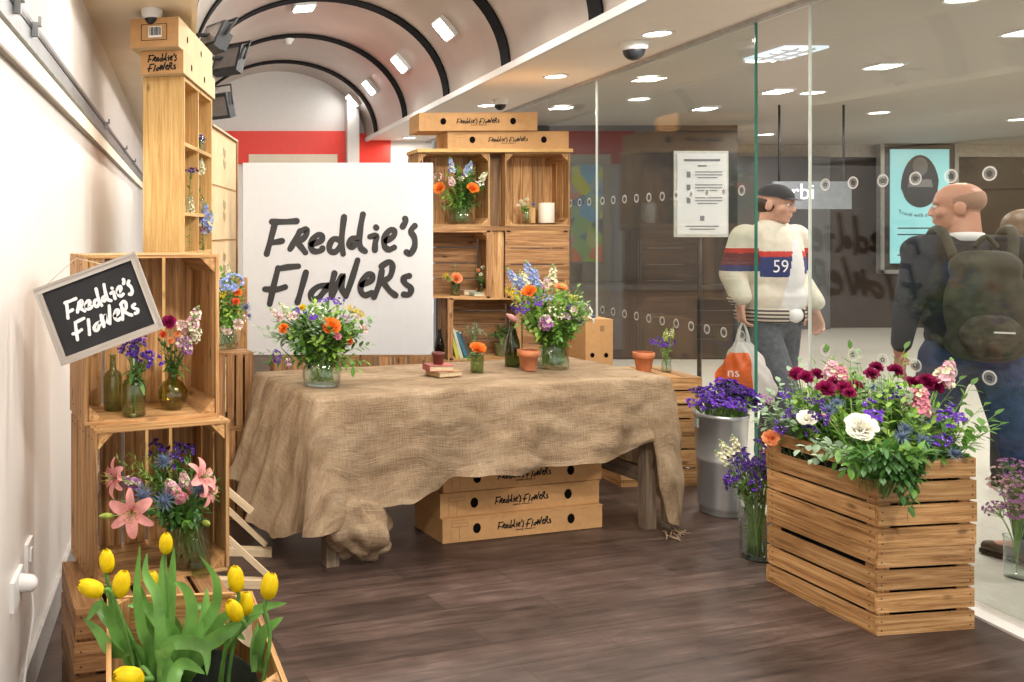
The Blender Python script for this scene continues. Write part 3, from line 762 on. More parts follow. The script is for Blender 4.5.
# stack of pale boxes standing further along
q0 = V((.165, 5.43, 0)); L2 = 1.02
for k in range(6):
    hz = .362
    z0 = .02+k*hz
    names = ['lowest', 'second from the bottom', 'third from the bottom', 'third from the top', 'second from the top', 'topmost']
    th = thing('storage_box', 'pale cardboard box in the tall stack left of the white sign, %s' % names[k], 'cardboard box', (q0.x-.14, q0.y, z0), PH, None)
    obj('box_body', MB().box((0, L2/2, hz/2-.002), (.28, L2, hz-.006)), CARD_PALE, th)
    obj('lid_edge', MB().box((0, L2/2, hz-.008), (.284, L2+.004, .007)), CARD, th)
    mb = MB()
    for dz in (.22, .14):
        strokes(mb, [[(-.05, dz), (-.02, dz+.05), (.0, dz-.015), (.03, dz+.04), (.06, dz)]], .012)
    obj('printed_mark', mb, mat('faded_print', (.20, .15, .09), .8), th, T((.1412, L2*.50, .0)) @ RZ(pi/2))
qe = q0+pn*(L2+.025)
t = thing('corner_board', 'upright wooden board at the far end of the pale box stack', 'board', qe-pu*.13, PH)
obj('board', MB().box((0, 0, 1.10), (.28, .03, 2.2)), W_HONEY, t)
obj('top_strip', MB().box((-.0, -L2/2, 2.208), (.285, L2, .014)), W_STRIP, t)

# ------------------------------------------------------------------ back shelves of crates
YS = 6.37
def shelf_crate(label, x0, x1, z0, z1, face, d=.30, **k):
    return crate(label, ((x0+x1)/2, YS+d/2, z0), 0, x1-x0, d, z1-z0, face, **k)
crate('wooden crate on the floor at the base of the back shelves, left one', (2.05, YS+.17, 0), 0, .55, .34, .56, 'back', nbase=4, wm=W_OLD)
crate('wooden crate on the floor at the base of the back shelves, right one', (2.60, YS+.17, 0), 0, .52, .34, .56, 'back', nbase=4, wm=W_OLD)
def backcrate(label, x0, x1, z0, z1, face, wm):  # lying on its long side: boards of the closed face run across
    w, h = x1-x0, z1-z0
    th = thing('wooden_crate', label, 'crate', ((x0+x1)/2, YS, z0))
    d = .30; tt = .012
    n = 4
    mb = MB(); hh = (h-2*tt-.008*(n-1))/n; z = tt
    yb = d-tt/2 if face == 'front' else tt/2
    for k in range(n):
        mb.box((0, yb, z+hh/2), (w-2*tt if face == 'front' else w, tt, hh)); z += hh+.008
    obj('back_panel' if face == 'front' else 'face_panel', mb, wm, th)
    for s in (-1, 1):
        obj('side_panel', MB().box((s*(w/2-tt/2), d/2-.05, h/2), (tt, .09, h)).box((s*(w/2-tt/2), d/2+.06, h/2), (tt, .10, h)).box((s*(w/2-.02), .006+.001, h/2), (.04, .012, h)), wm, th)
        obj('end_panel', MB().box((0, d/2, tt/2 if s < 0 else h-tt/2), (w-2*tt, d-.002, tt)), W_HONEY, th)
    for sx in (-1, 1):
        for z1_, s in ((tt, 1), (h-tt, -1)):
            x = sx*(w/2-tt); poly = [(x, z1_), (x-sx*.055, z1_), (x, z1_+s*.055)]
            if sx*s > 0: poly = poly[::-1]
            obj('corner_post', MB().prism(poly, .02, d-.02, mp=lambda p: V((p.x, p.z, p.y))), W_HONEY, th)
    return th
Z1, Z2, Z3, Z4 = .56, 1.025, 1.53, 1.565
backcrate('open crate low on the back shelves holding leaning books and plants', 1.97, 2.52, Z1, Z2, 'front', W_OLD)
backcrate('slatted crate beside the book crate, behind the right-hand bouquet', 2.53, 2.88, Z1, Z2, 'back', W_OLD)
backcrate('open crate in the middle of the back shelves with two little flower jars', 1.74, 2.30, Z2, Z3, 'front', W_OLD)
backcrate('slatted crate turned away below the candle crate on the back shelves', 2.40, 2.88, Z2, Z3, 'back', W_OLD)
t = thing('wooden_plank', 'upright plank between the two middle crates of the back shelves', 'plank', (2.35, YS+.03, Z2))
obj('board', MB().box((0, 0, (Z3-Z2)/2), (.09, .02, Z3-Z2)), W_HONEY, t)
t = thing('wooden_plank', 'long plank lying between the middle and top crates of the back shelves', 'plank', (2.31, YS+.15, Z3))
obj('board', MB().box((0, 0, .017), (1.15, .30, .033)), W_OLD, t)
shelf_crate('upper left crate of the back shelves holding a bouquet in a glass jar', 1.75, 2.285, Z4, 2.115, 'front', nside=3, nend=3, nbase=5, wm=W_HONEY, bgap=.005)
shelf_crate('upper right crate of the back shelves with white candle and flower jar', 2.40, 2.885, Z4, 2.115, 'front', nside=3, nend=3, nbase=6, wm=W_HONEY, bgap=.005)
t = thing('wooden_plank', 'dark board filling the gap between the two top crates', 'plank', (2.342, YS+.12, Z4))
obj('board', MB().box((0, 0, .275), (.108, .02, .55)), W_DARK, t)
t = thing('wooden_plank', 'long pale plank along the top of the back shelves under the boxes', 'plank', (2.315, YS+.13, 2.116))
obj('board', MB().box((0, 0, .013), (1.16, .32, .026)), W_PINE, t)
flat_box('long flower box on the back shelves, lower of two, shifted towards the glass', T((2.42, YS+.14, 2.143)) @ RZ(rad(-1)), .90, .30, .13, lscale=.36)
flat_box('long flower box on the back shelves, topmost, overhanging to the left', T((2.19, YS+.12, 2.276)) @ RZ(rad(-1.5)), .875, .30, .135, lscale=.40)

# cardboard boxes right of the shelves
crate('plain wooden crate hidden low beside the back shelves under a cardboard box', (2.88, 6.02, 0), 0, .24, .26, .55, 'down', wm=W_OLD)
t = thing('cardboard_box', 'brown cardboard box with two round holes by the glass behind the table', 'cardboard box', (2.875, 5.90, .55))
obj('box_body', MB().box((0, .13, .18), (.19, .26, .36)), CARD, t)
obj('flap', MB().box((0, .13, .362), (.192, .262, .004)), CARD, t)
for s in (-1, 1):
    n = 14; obj('hand_hole', MB().add([(s*.048+.015*cos(2*pi*k/n), -.0015, .115+.017*sin(2*pi*k/n)) for k in range(n)], [tuple(range(n))]), HOLE, t)
obj('printed_mark', MB().box((.02, -.001, .30), (.03, .001, .04)), CARD_DK, t)

# big white sign, standing on crates
YW = 6.0
sx0, sx1 = (243-CX)*YW/F, (433-CX)*YW/F
sz0, sz1 = EYE-(355-CY)*YW/F, EYE-(163-CY)*YW/F
crate('wooden crate supporting the white sign, left of the pair', (.93, YW+.16, 0), 0, .60, .32, sz0/1.0, 'back', nbase=5, wm=W_OLD)
crate('wooden crate supporting the white sign, right of the pair', (1.52, YW+.16, 0), 0, .56, .32, sz0/1.0, 'back', nbase=5, wm=W_OLD)
t = thing('shop_sign', 'big square white sign with black brushed lettering behind the table', 'sign', ((sx0+sx1)/2, YW, sz0+.002))
obj('board', MB().box((0, .012, (sz1-sz0)/2), (sx1-sx0, .024, sz1-sz0)), WHITE, t)
k = 180*YW/F
lx = (250+90-CX)*YW/F-(sx0+sx1)/2
lz = EYE-(205+.31*180-CY)*YW/F-sz0
obj('lettering', logo(k, False, 35), mat('sign_ink', (.022, .019, .018), .6), t, T((lx, -.002, lz)))

# ------------------------------------------------------------------ chalkboard hanging on the crate corner
YC = 2.52
ctr = at(98.5, 308.5, YC); ang = rad(20.5)
t = thing('chalkboard', 'small black chalkboard in a grey wooden frame hanging tilted on the crate', 'chalkboard', ctr)
MC = RY(-ang)
w, h = 109*YC/F, 82*YC/F; fw = .021
obj('slate', MB().box((0, .004, 0), (w-fw, .006, h-fw)), SLATE, t, MC)
mb = MB()
for s in (-1, 1):
    mb.box((0, 0, s*(h/2-fw/2)), (w, .018, fw)); mb.box((s*(w/2-fw/2), 0, 0), (fw, .018, h-2*fw))
    mb.box((0, -.010, s*(h/2-fw*.2)), (w-.004, .004, fw*.35)); mb.box((s*(w/2-fw*.2), -.010, 0), (fw*.35, .004, h-fw))
obj('frame', mb, W_GREY, t, MC)
obj('lettering', logo(w*.78, False, 40), CHALK, t, MC @ T((.008, -.0005, -.004)))
nail = at(76, 258, YC+.06)-ctr
obj('cord', MB().tube([MC @ V((-w/2+.02, .0, h/2-.01)), nail, MC @ V((.06, .0, h/2-.005))], .0012, 5), mat('string', (.6, .52, .4), .9), t)

# ------------------------------------------------------------------ table with burlap cloth
TA = rad(16); TL, TW, TZ = 1.98, .74, .775
TO = V((.58, 3.80, 0)); tu = V((cos(TA), sin(TA), 0)); tv = V((-sin(TA), cos(TA), 0))
t = thing('trestle_table', 'rough wooden table almost hidden under the burlap cloth', 'table', TO+tu*(TL/2)+tv*(TW/2), TA)
obj('tabletop', MB().box((0, -TW/3, TZ-.016), (TL, TW/3-.004, .03)).box((0, 0, TZ-.016), (TL, TW/3-.004, .03)).box((0, TW/3, TZ-.016), (TL, TW/3-.004, .03)), W_TABLE, t)
for sx, sy in ((-1, -1), (-1, 1), (1, -1), (1, 1)):
    obj('leg', MB().box((sx*(TL/2-.10), sy*(TW/2-.05), (TZ-.03)/2), (.062, .055, TZ-.032)), W_TABLE, t)
for s in (-1, 1):
    obj('stretcher', MB().box((s*(TL/2-.10), 0, .27), (.045, TW-.16, .075)), W_TABLE, t)
    obj('apron', MB().box((0, s*(TW/2-.05), TZ-.075), (TL-.27, .03, .085)), W_TABLE, t)
def lerp_tab(tab, x):
    for (a, va), (b, vb) in zip(tab, tab[1:]):
        if x <= b: 
            k = (x-a)/(b-a); k = k*k*(3-2*k)
            return va+(vb-va)*k
    return tab[-1][1]
def perim(s):   # s in 0..4 : front, right, back, left, rounded corners
    r = .03; i = int(s) % 4; f = s-int(s)
    c = [(-TL/2, -TW/2), (TL/2, -TW/2), (TL/2, TW/2), (-TL/2, TW/2)]
    a, b = c[i], c[(i+1) % 4]
    p = V((a[0]+(b[0]-a[0])*f, a[1]+(b[1]-a[1])*f))
    n = [V((0, -1)), V((1, 0)), V((0, 1)), V((-1, 0))][i]
    n0 = [V((0, -1)), V((1, 0)), V((0, 1)), V((-1, 0))][(i-1) % 4]; n1 = [V((0, -1)), V((1, 0)), V((0, 1)), V((-1, 0))][(i+1) % 4]
    wdt = .07/(TL if i % 2 == 0 else TW)
    if f < wdt: n = n.lerp(n0, .5*(1-f/wdt)).normalized()
    if f > 1-wdt: n = n.lerp(n1, .5*(1-(1-f)/wdt)).normalized()
    return p, n
DROP = [(0, .575), (.05, .55), (.10, .505), (.2, .475), (.30, .445), (.36, .395), (.5, .405), (.62, .385), (.75, .375), (.88, .345), (.925, .32), (.945, .60), (.965, .745), (1.0, .755), (1.12, .765), (1.3, .60), (1.6, .5), (2, .42), (3, .45), (3.2, .51), (3.5, .61), (3.75, .63), (3.9, .625), (4, .575)]
FLARE = [(0, .05), (.1, .04), (.3, .045), (.6, .04), (.85, .03), (.95, .04), (1.0, .06), (1.15, .04), (1.5, .04), (2, .04), (3, .10), (3.3, .175), (3.6, .175), (3.85, .10), (4, .05)]
def cloth():
    mb = MB(); N = 380; KR = 26; KI = 8
    rows = []; grs = []
    from mathutils import noise
    for k in range(KI+1+KR):
        row = []; gr = []
        for j in range(N):
            # denser at corners is not needed; walk the perimeter evenly per side
            s = 4*j/N
            sides = [TL, TW, TL, TW]; tot = sum(sides); dd = j/N*tot; i = 0
            while dd > sides[i]: dd -= sides[i]; i += 1
            s = i+dd/sides[i]
            p, n = perim(s)
            if k <= KI:
                f = k/KI
                q = V((p.x*(f if TL < TW else (1-(1-f)*1.0)), p.y*f))
                q = V((max(-TL/2, min(TL/2, p.x*(.2+.8*f))), p.y*f))
                z = TZ+.006+.004*noise.noise(V((q.x*6, q.y*6, 3)))
                if k == KI: z -= .002
                row.append((q.x, q.y, z)); gr.append((q.x, q.y, 0))
            else:
                f = (k-KI)/KR
                d = lerp_tab(DROP, s)*(1+.05*noise.noise(V((s*6, 2.2, .3)))+.02*noise.noise(V((s*22, .7, 0)))); fl_ = lerp_tab(FLARE, s)
                cor = min(abs(s-round(s)), .5)
                fold = .030*sin(s*26+1.5*noise.noise(V((s*2, 0, 0)))+1.8*f)*(f**1.1)+.045*noise.noise(V((s*5.5, f*1.6, 1.5)))*f+.016*noise.noise(V((s*16, f*5, 4)))*min(1, f*3)
                if round(s) in (0, 4) and cor < .12: fold += .07*(1-cor/.12)*f**1.2
                o = fl_*(f**.8)+fold+.012*min(1, f*8)
                o = max(o, .012*min(1, f*6)) 
                z = TZ+.004-d*(1-(1-f)**1.08)-.004*min(1, f*8)
                sag = .02*noise.noise(V((s*9, f*3, 9)))*f
                q = p+n*o
                row.append((q.x, q.y, max(z+sag, .012+.004*(j % 3)))); gr.append((q.x+n.x*d*f, q.y+n.y*d*f, 0))
        rows.append(row); grs.append(gr)
    R_ = len(rows)
    vs = [v for r in rows for v in r]; gr = [g for r in grs for g in r]
    fs = [(i*N+j, i*N+(j+1) % N, (i+1)*N+(j+1) % N, (i+1)*N+j) for i in range(R_-1) for j in range(N)]
    # close the middle of the top with a strip
    c = len(vs); vs.append((0, 0, TZ+.006)); gr.append((0, 0, 0))
    fs = [f[::-1] for f in fs]
    fs += [(j, (j+1) % N, c) for j in range(N)]
    mb.add(vs, fs, 0, True, gr)
    # bundled corner of the cloth tied round the front left leg
    kx, ky = -TL/2+.19, -TW/2+.02
    ring = []
    nu, nv = 56, 26
    kv = []; kg = []
    for b in range(nv+1):
        for a in range(nu):
            ph = 2*pi*a/nu; th = pi*b/nv
            rr = 1+.13*sin(ph*5+th*4)+.09*sin(ph*11-th*3)*sin(th)+.30*noise.noise(V((cos(ph)*1.8, sin(ph)*1.8, th*1.6)))+.12*noise.noise(V((cos(ph)*5, sin(ph)*5, th*4)))
            r3 = V((.17*sin(th)*cos(ph), .10*sin(th)*sin(ph), .155*cos(th)))*rr
            r3.x += .05*(r3.z/.165)*(-1)
            p = V((kx, ky, .195))+r3; p.z = max(p.z, .014)
            kv.append(tuple(p)); kg.append((p.x*1.0+p.y, p.z, 0))
    kf = [(b*nu+a, b*nu+(a+1) % nu, (b+1)*nu+(a+1) % nu, (b+1)*nu+a) for b in range(nv) for a in range(nu)]
    mb.add(kv, [f[::-1] for f in kf], 0, True, kg)
    # frayed trailing end at the right corner
    fr = MB()
    for k in range(9):
        x = TL/2-.03+RN.uniform(-.07, .05); y = -TW/2-.05+RN.uniform(-.03, .05)
        fr.tube([(x, y, .02), (x+RN.uniform(-.05, .05), y-.04, .010), (x+RN.uniform(-.09, .03), y-.07-RN.uniform(0, .03), .006)], .0028, 4)
    mb.merge(fr, Matrix.Identity(4))
    return mb
BURLAP = burlap('burlap')
o = obj('burlap_tablecloth', cloth(), BURLAP); o.matrix_world = T(TO+tu*(TL/2)+tv*(TW/2)) @ RZ(TA)
tag(o, 'rough brown burlap cloth draped over the display table with a knotted corner', 'tablecloth')

# three long boxes stacked on the floor under the table
names = ['lowest of the three stacked', 'middle one of the three stacked', 'topmost of the three stacked']
for k in range(3):
    c = V((1.70, 4.255, 0))
    flat_box('long flower box with black handwriting under the table, %s' % names[k], T(c+V(((0, -.006, .012)[k], (.0, .02, .03)[k], .002+.119*k))) @ RZ(rad(15.0)) @ T((0, .13, 0)), .925, .26, .117, lscale=.37)

# ------------------------------------------------------------------ small vessels
def vessel(name, label, cat, loc, prof, mats, wall=.003, water=None, n=28, group=None, solid=False, rz=0):
    t = thing(name, label, cat, loc, rz, group)
    mb = MB()
    full = list(prof) if solid else list(prof)+[(max(r-wall, .002), z) for r, z in reversed(prof[1:])]+[(max(prof[0][0]-wall, .002), prof[0][1]+wall)]
    mb.lathe([(.0005, prof[0][1])]+full+([] if solid else [(.0005, prof[0][1]+wall)]), n)
    obj('vessel', mb, mats, t)
    if water:
        pr = [(max(r-wall*1.4, .002), z) for r, z in prof if z < water]
        rw = pr[-1][0]
        wb = MB().lathe([(.0005, prof[0][1]+wall*1.6)]+[(r, max(z, prof[0][1]+wall*1.6)) for r, z in pr]+[(rw, water), (.0005, water)], n)
        obj('water', wb, WATER, t)
    return t
P_SQUAT = [(.075, 0), (.088, .008), (.092, .05), (.088, .09), (.066, .125), (.048, .145), (.050, .16), (.058, .172)]
P_FISH = [(.062, 0), (.080, .008), (.082, .04), (.066, .09), (.058, .12), (.066, .155), (.082, .182)]
P_CYL = [(.074, 0), (.078, .006), (.080, .06), (.080, .165), (.081, .17)]
P_TALL = [(.058, 0), (.066, .008), (.068, .15), (.068, .30), (.070, .335)]
P_JAR = [(.026, 0), (.029, .004), (.029, .07), (.026, .082), (.027, .095)]
P_BALL = [(.022, 0), (.040, .010), (.055, .04), (.054, .065), (.038, .09), (.018, .105), (.0165, .13), (.020, .138)]
P_SAGE = [(.034, 0), (.040, .004), (.040, .10), (.034, .118), (.024, .124), (.025, .14)]
P_BOTTLE = [(.032, 0), (.0365, .006), (.0365, .12), (.030, .155), (.0165, .20), (.0135, .225), (.0150, .232), (.0150, .245)]
# ------------------------------------------------------------------ flower heads (shared meshes)
def petal(mb, az, L, W, a0, a1, r0=0., z0=0., peak=.6, curl=.15, m=0, nv=4, nu=2, ruff=0.):
    pts = []; r, z = r0, z0; dl = L/nv
    ca, sa = cos(az), sin(az)
    for j in range(nv+1):
        t = j/nv
        a = a0+(a1-a0)*t
        w = W*max(.0, 1-abs((t-peak)/(1.04-peak if t > peak else peak+.35))**2)**.5 if True else 0
        nr, nz = -sin(a), cos(a)
        row = []
        for i in range(nu+1):
            u = 2*i/nu-1
            rr = r+nr*curl*w*u*u*-1+ruff*RN.uniform(-1, 1)*W*t; zz = z+nz*curl*w*u*u+ruff*RN.uniform(-1, 1)*W*t
            s = u*w/2*2*.5*2*.5
            s = u*w*.5
            row.append((rr*ca-s*sa, rr*sa+s*ca, zz))
        pts.append(row)
        r += cos(a)*dl; z += sin(a)*dl
    vs = [p for row in pts for p in row]
    fs = [(j*(nu+1)+i, j*(nu+1)+i+1, (j+1)*(nu+1)+i+1, (j+1)*(nu+1)+i) for j in range(nv) for i in range(nu)]
    mb.add(vs, fs, m, True)
D = rad
def leaf(mb, p, d, L, W, up=V((0, 0, 1)), droop=.25, m=0, fold=.18, n=4):
    p = V(p); d = V(d).normalized(); s = d.cross(up)
    s = s.normalized() if s.length > 1e-4 else d.orthogonal().normalized()
    nrm = s.cross(d).normalized()
    vs = []
    for j in range(n+1):
        t = j/n; w = W*.5*(sin(pi*min(1, t*.93+.04))**.8)
        c = p+d*(L*t)-nrm*(droop*L*t*t)
        vs += [c-s*w+nrm*(fold*w), c, c+s*w+nrm*(fold*w)]
    fs = [f for j in range(n) for f in ((3*j, 3*j+1, 3*j+4, 3*j+3), (3*j+1, 3*j+2, 3*j+5, 3*j+4))]
    mb.add(vs, fs, m, True)
def rvec(s=1): return V((RN.uniform(-s, s), RN.uniform(-s, s), RN.uniform(-s, s)))

def H_rose(R=.04):
    mb = MB(); k = R/.04
    for i in range(7):
        n = 3+(i > 1)+(i > 4)
        for j in range(n):
            a = 2*pi*j/n+i*1.2+RN.uniform(-.25, .25)
            petal(mb, a, (.034+.0028*i)*k, (.026+.0058*i)*k, D(80-7*i), D(118-19*i), (.0008+.0022*i)*k, -.020*k, .68, .24, 0, 6, 4, .004)
    for j in range(5): petal(mb, 2*pi*j/5, .022*k, .007*k, D(-10), D(20), .006*k, -.020*k, .3, 0, 1)
    return mb
def H_carn(R=.024):   # ruffled double flower
    mb = MB()
    for i in range(5):
        n = 5+i
        for j in range(n):
            petal(mb, 2*pi*j/n+i*.7+RN.uniform(-.3, .3), R*(1.0+.02*i), R*.75, D(85-18*i), D(60-20*i), .001, -.4*R, .85, .2, 0, 3, 3, .12)
    return mb
def floret(mb, c, d, r, m=0, n=5):
    q = V(d).normalized().to_track_quat('Z', 'Y').to_matrix()
    o = MB(); s = RN.uniform(0, 6)
    for j in range(n): petal(o, s+2*pi*j/n, r, r*.95, D(50), D(0), 0, 0, .7, .2, m, 2, 2, .08)
    mb.merge(o, T(V(c)) @ q.to_4x4())
def H_spike(Ls=.11, R=.028, nf=44, ang=2.4):   # flower spike, top at z=+Ls/2
    mb = MB()
    mb.tube([(0, 0, -Ls*.6), (0, 0, Ls*.48)], .0022, 5, 1)
    for k in range(nf):
        t = k/(nf-1); z = -Ls*.5+Ls*t; a = ang*k+RN.uniform(-.3, .3)
        rr = R*(1-.62*t**1.6)*RN.uniform(.75, 1.1)
        d = V((cos(a), sin(a), RN.uniform(-.1, .7)+.9*t))
        if t > .88: mb.ell((cos(a)*rr*.3, sin(a)*rr*.3, z), (.004, .004, .0055), 1, 6, 4)
        else: floret(mb, (cos(a)*rr*.55, sin(a)*rr*.55, z), d, rr*RN.uniform(.45, .62), 0 if RN.random() < .8 else 3)
    return mb
def H_statice(R=.03, n=34):
    mb = MB()
    for b in range(7):
        e = V((RN.uniform(-1, 1)*R, RN.uniform(-1, 1)*R, RN.uniform(-.35, .25)*R)); mb.tube([(0, 0, -R*1.6), e*.5+V((0, 0, -R*.5)), e], .0012, 4, 1)
        dr = rvec(); dr.z *= .3
        for k in range(n//7+1):
            c = e+dr*((k/(n/7)-.5)*R*.9)+rvec(.12*R)
            floret(mb, c, V((c.x*.6/R, c.y*.6/R, 1)), R*.27, 0, 4)
            if k % 3 == 0: floret(mb, c+V((0, 0, R*.06)), V((0, 0, 1)), R*.10, 2, 4)
    return mb
def H_thistle(R=.03):
    mb = MB()
    mb.ell((0, 0, .2*R), (.36*R, .36*R, .5*R), 0, 10, 7)
    for k in range(60):
        d = rvec(); d.z = abs(d.z)*1.3; d.normalize(); c = V((d.x*.36, d.y*.36, .2+d.z*.5))*R
        mb.tube([c*.9, c+d*.16*R], [.03*R, .004*R], 3, 0, False)
    for k in range(13): petal(mb, 2*pi*k/13, R*RN.uniform(.9, 1.15), R*.16, D(5), D(30), .2*R, -.25*R, .25, .3, 0, 3)
    return mb
def H_daisy(R=.02, n=11):
    mb = MB()
    for k in range(n): petal(mb, 2*pi*k/n, R, R*.42, D(25), D(-10), R*.15, 0, .7, .1, 0, 3)
    mb.ell((0, 0, .05*R), (R*.3, R*.3, R*.2), 2, 8, 5)
    return mb
def H_alstro(R=.03):
    mb = MB()
    for f in range(4):
        o = MB(); a = f*pi/2+.4
        for k in range(6): petal(o, 2*pi*k/6, R*.95, R*.42, D(75), D(20), .003, -R*.4, .65, .2, 0 if k % 2 else 3, 4)
        mb.merge(o, T(V((cos(a), sin(a), .1*f))*R*.55) @ V((cos(a)*.7, sin(a)*.7, .7)).to_track_quat('Z', 'Y').to_matrix().to_4x4())
    return mb
def H_cluster(R=.035, n=36, r=.2):  # yarrow, wax flower, hydrangea
    mb = MB()
    for k in range(n):
        d = rvec(); d.z = abs(d.z)+.1; d.normalize(); c = V((d.x, d.y, d.z*.6-.3))*R
        floret(mb, c, d+V((0, 0, .4)), R*r, 0, 4)
        mb.tube([(0, 0, -R), c], .0007, 3, 1, False)
        if k % 3 == 0: mb.ell(c+d*.02*R, (R*.05,)*3, 2, 5, 3)
    return mb
def H_lily(R=.075):
    mb = MB()
    for k in range(6): petal(mb, 2*pi*k/6+.2, R*1.35, R*(.58 if k % 2 else .42), D(66), D(-40), .004, -R*.55, .46, .16, 0, 9, 4)
    for k in range(6):
        a = 2*pi*k/6+.3; mb.tube([(0, 0, -R*.4), (cos(a)*R*.12, sin(a)*R*.12, R*.2), (cos(a)*R*.3, sin(a)*R*.3, R*.5)], .0013, 4, 3)
        mb.ell((cos(a)*R*.3, sin(a)*R*.3, R*.5), (.005, .002, .002), 2, 6, 4, RZ(a+pi/2).to_3x3())
    for k in range(40):
        a = RN.uniform(0, 2*pi); r = RN.uniform(.12, .4)*R
        mb.ell((cos(a)*r, sin(a)*r, -.28*R+r*.9+.004), (.0016,)*3, 4, 4, 3)
    return mb
def H_bud(L=.07, R=.012):
    return MB().lathe([(.001, -L*.4), (R*.7, -L*.3), (R, -L*.05), (R*.85, L*.25), (R*.35, L*.5), (.001, L*.58)], 9)
def H_tulip(R=.026):
    mb = MB()
    prof = [(.003, -.034), (.55*R, -.031), (.86*R, -.022), (1.0*R, -.006), (1.0*R, .010), (.88*R, .026), (.62*R, .040), (.34*R, .048)]
    mb.lathe([(r*.93, z*.96) for r, z in prof[:-1]]+[(.002, .041)], 12)
    for lay in range(2):
        for k in range(3):
            az = 2*pi*k/3+lay*pi/3; sc = 1.05 if lay else .985; n = len(prof)-1; vs = []
            for j, (r, z) in enumerate(prof):
                t = j/n; half = rad(64)*(1 if t < .55 else max(.02, 1-((t-.55)/.47)**2)**.6)
                for u in (-1, -.5, 0, .5, 1):
                    a = az+u*half; rr = r*sc*(1+.06*(1-abs(u))*t+.02*sin(9*t+k)); vs.append((rr*cos(a), rr*sin(a), z+.002*lay-.004*abs(u)*t))
            mb.add(vs, [(5*j+i, 5*j+i+1, 5*j+i+6, 5*j+i+5) for j in range(n) for i in range(4)], 0, True)
    return mb
CEN = [STEM, GOLD]
def mats_for(v, second=None, third=None): return [COL[v], STEM, GOLD, COL[second or 'cream'], COL[third or 'burgundy']]
LILAC2 = mat('white_floret', (.75, .70, .75), .6)
_P = {}
def proto(kind, var):
    key = (kind, var)
    if key in _P: return _P[key]
    fn = dict(rose=H_rose, stock=lambda: H_spike(.10, .034, 56), delphinium=lambda: H_spike(.13, .032, 50), carnation=H_carn, statice=H_statice, thistle=H_thistle,
              daisy=H_daisy, alstroemeria=H_alstro, yarrow=lambda: H_cluster(.03, 40, .16), hydrangea=lambda: H_cluster(.045, 44, .26), waxflower=lambda: H_cluster(.045, 18, .20), lily=H_lily,
              lily_bud=H_bud, snapdragon=lambda: H_spike(.09, .024, 30), tulip=H_tulip)[kind]
    ms = mats_for(var)
    if kind == 'statice': ms[2] = LILAC2
    if kind == 'lily': ms[3] = STEM
    _P[key] = fn().mesh(kind+'_bloom', ms)
    return _P[key]
RECS = []
CNAME = dict(orange='orange', peach='peach', coral='coral red', white='creamy white', cream='cream', pink='pink', palepink='pale pink', lilac='lilac pink', purple='bright purple', violet='deep violet', burgundy='burgundy', yellow='yellow', tulip='yellow', blue='pale blue', thistle='blue-grey', lily='salmon pink', bud='green', rosebud='pink')
def bez(a, b, c, n=8):
    return [a*(1-t)**2+b*2*t*(1-t)+c*t*t for t in [k/n for k in range(n+1)]]
def flower(kind, var, B, C, H, where, scale=1., face=None, fw=.5, sr=.0020, leaves=2, group=None, lf=None):
    B, C, H = V(B), V(C), V(H)
    pts = bez(B, C, H); tan = (pts[-1]-pts[-2]).normalized(); L_ = (pts[-1]-pts[-2]).length
    if kind != 'tulip': pts[-1] = pts[-1]-tan*min(.02*scale, L_*.8)
    if face is not None: tan = (tan*(1-fw)+V(face).normalized()*fw).normalized()
    nm = kind
    th = thing(nm, '', 'flower', B)
    obj('stem', MB().tube([p-B for p in pts], sr, 5), STEM, th)
    q = tan.to_track_quat('Z', 'Y').to_matrix().to_4x4()
    link('bloom', proto(kind, var), th, T(H-B) @ q @ RZ(RN.uniform(0, 6)) @ Matrix.Scale(scale, 4))
    if leaves:
        mb = MB()
        for k in range(leaves):
            i = 4+int(k*3.5/leaves); p = pts[i]-B
            leaf(mb, p, rvec()+V((0, 0, .3)), RN.uniform(.03, .06), RN.uniform(.010, .018), droop=.3)
        obj('leaves', mb, lf or LEAF, th)
    RECS.append((th, '%s %s' % (CNAME[var], kind.replace('_', ' ')), where, H))
    return th
def sprig(kind, B, C, H, where, n=12, L=.05, W=.02, m=None, frm=.35, extra=0.):
    B, C, H = V(B), V(C), V(H)
    pts = bez(B, C, H, 12)
    th = thing(kind, '', 'foliage', B)
    obj('stem', MB().tube([p-B for p in pts], [.0020*(1-.6*i/12) for i in range(13)], 4), STEM, th)
    mb = MB()
    for k in range(n):
        t = frm+(1-frm)*k/(n-1) if n > 1 else 1
        i = min(11, int(t*12)); f = t*12-i
        p = pts[i].lerp(pts[i+1], f)-B; tan = (pts[i+1]-pts[i]).normalized()
        s = tan.orthogonal().normalized(); s = Matrix.Rotation(2.4*k, 3, tan) @ s
        d = tan*RN.uniform(.4, .8)+s*RN.uniform(.6, 1.0)
        if k == n-1: d = tan
        ll = L*RN.uniform(.7, 1.1)*(1-.35*max(0, t-.7)/.3)
        leaf(mb, p, d, ll, W*RN.uniform(.8, 1.15), droop=RN.uniform(.0, .4), n=3)
    obj('foliage', mb, m or LEAF, th)
    RECS.append((th, {'ruscus_sprig': 'leafy green ruscus sprig', 'eucalyptus_sprig': 'grey-green eucalyptus sprig', 'fern_sprig': 'feathery fern frond', 'olive_sprig': 'dark leafy sprig', 'lime_sprig': 'bright lime leafy sprig'}[kind], where, H))
    return th
SP = dict(r=('ruscus_sprig', 15, .060, .024, LEAF), e=('eucalyptus_sprig', 18, .042, .027, LEAF_E), f=('fern_sprig', 40, .034, .006, LEAF_L), d=('olive_sprig', 18, .054, .019, LEAF_D), l=('lime_sprig', 15, .050, .024, LEAF_L))
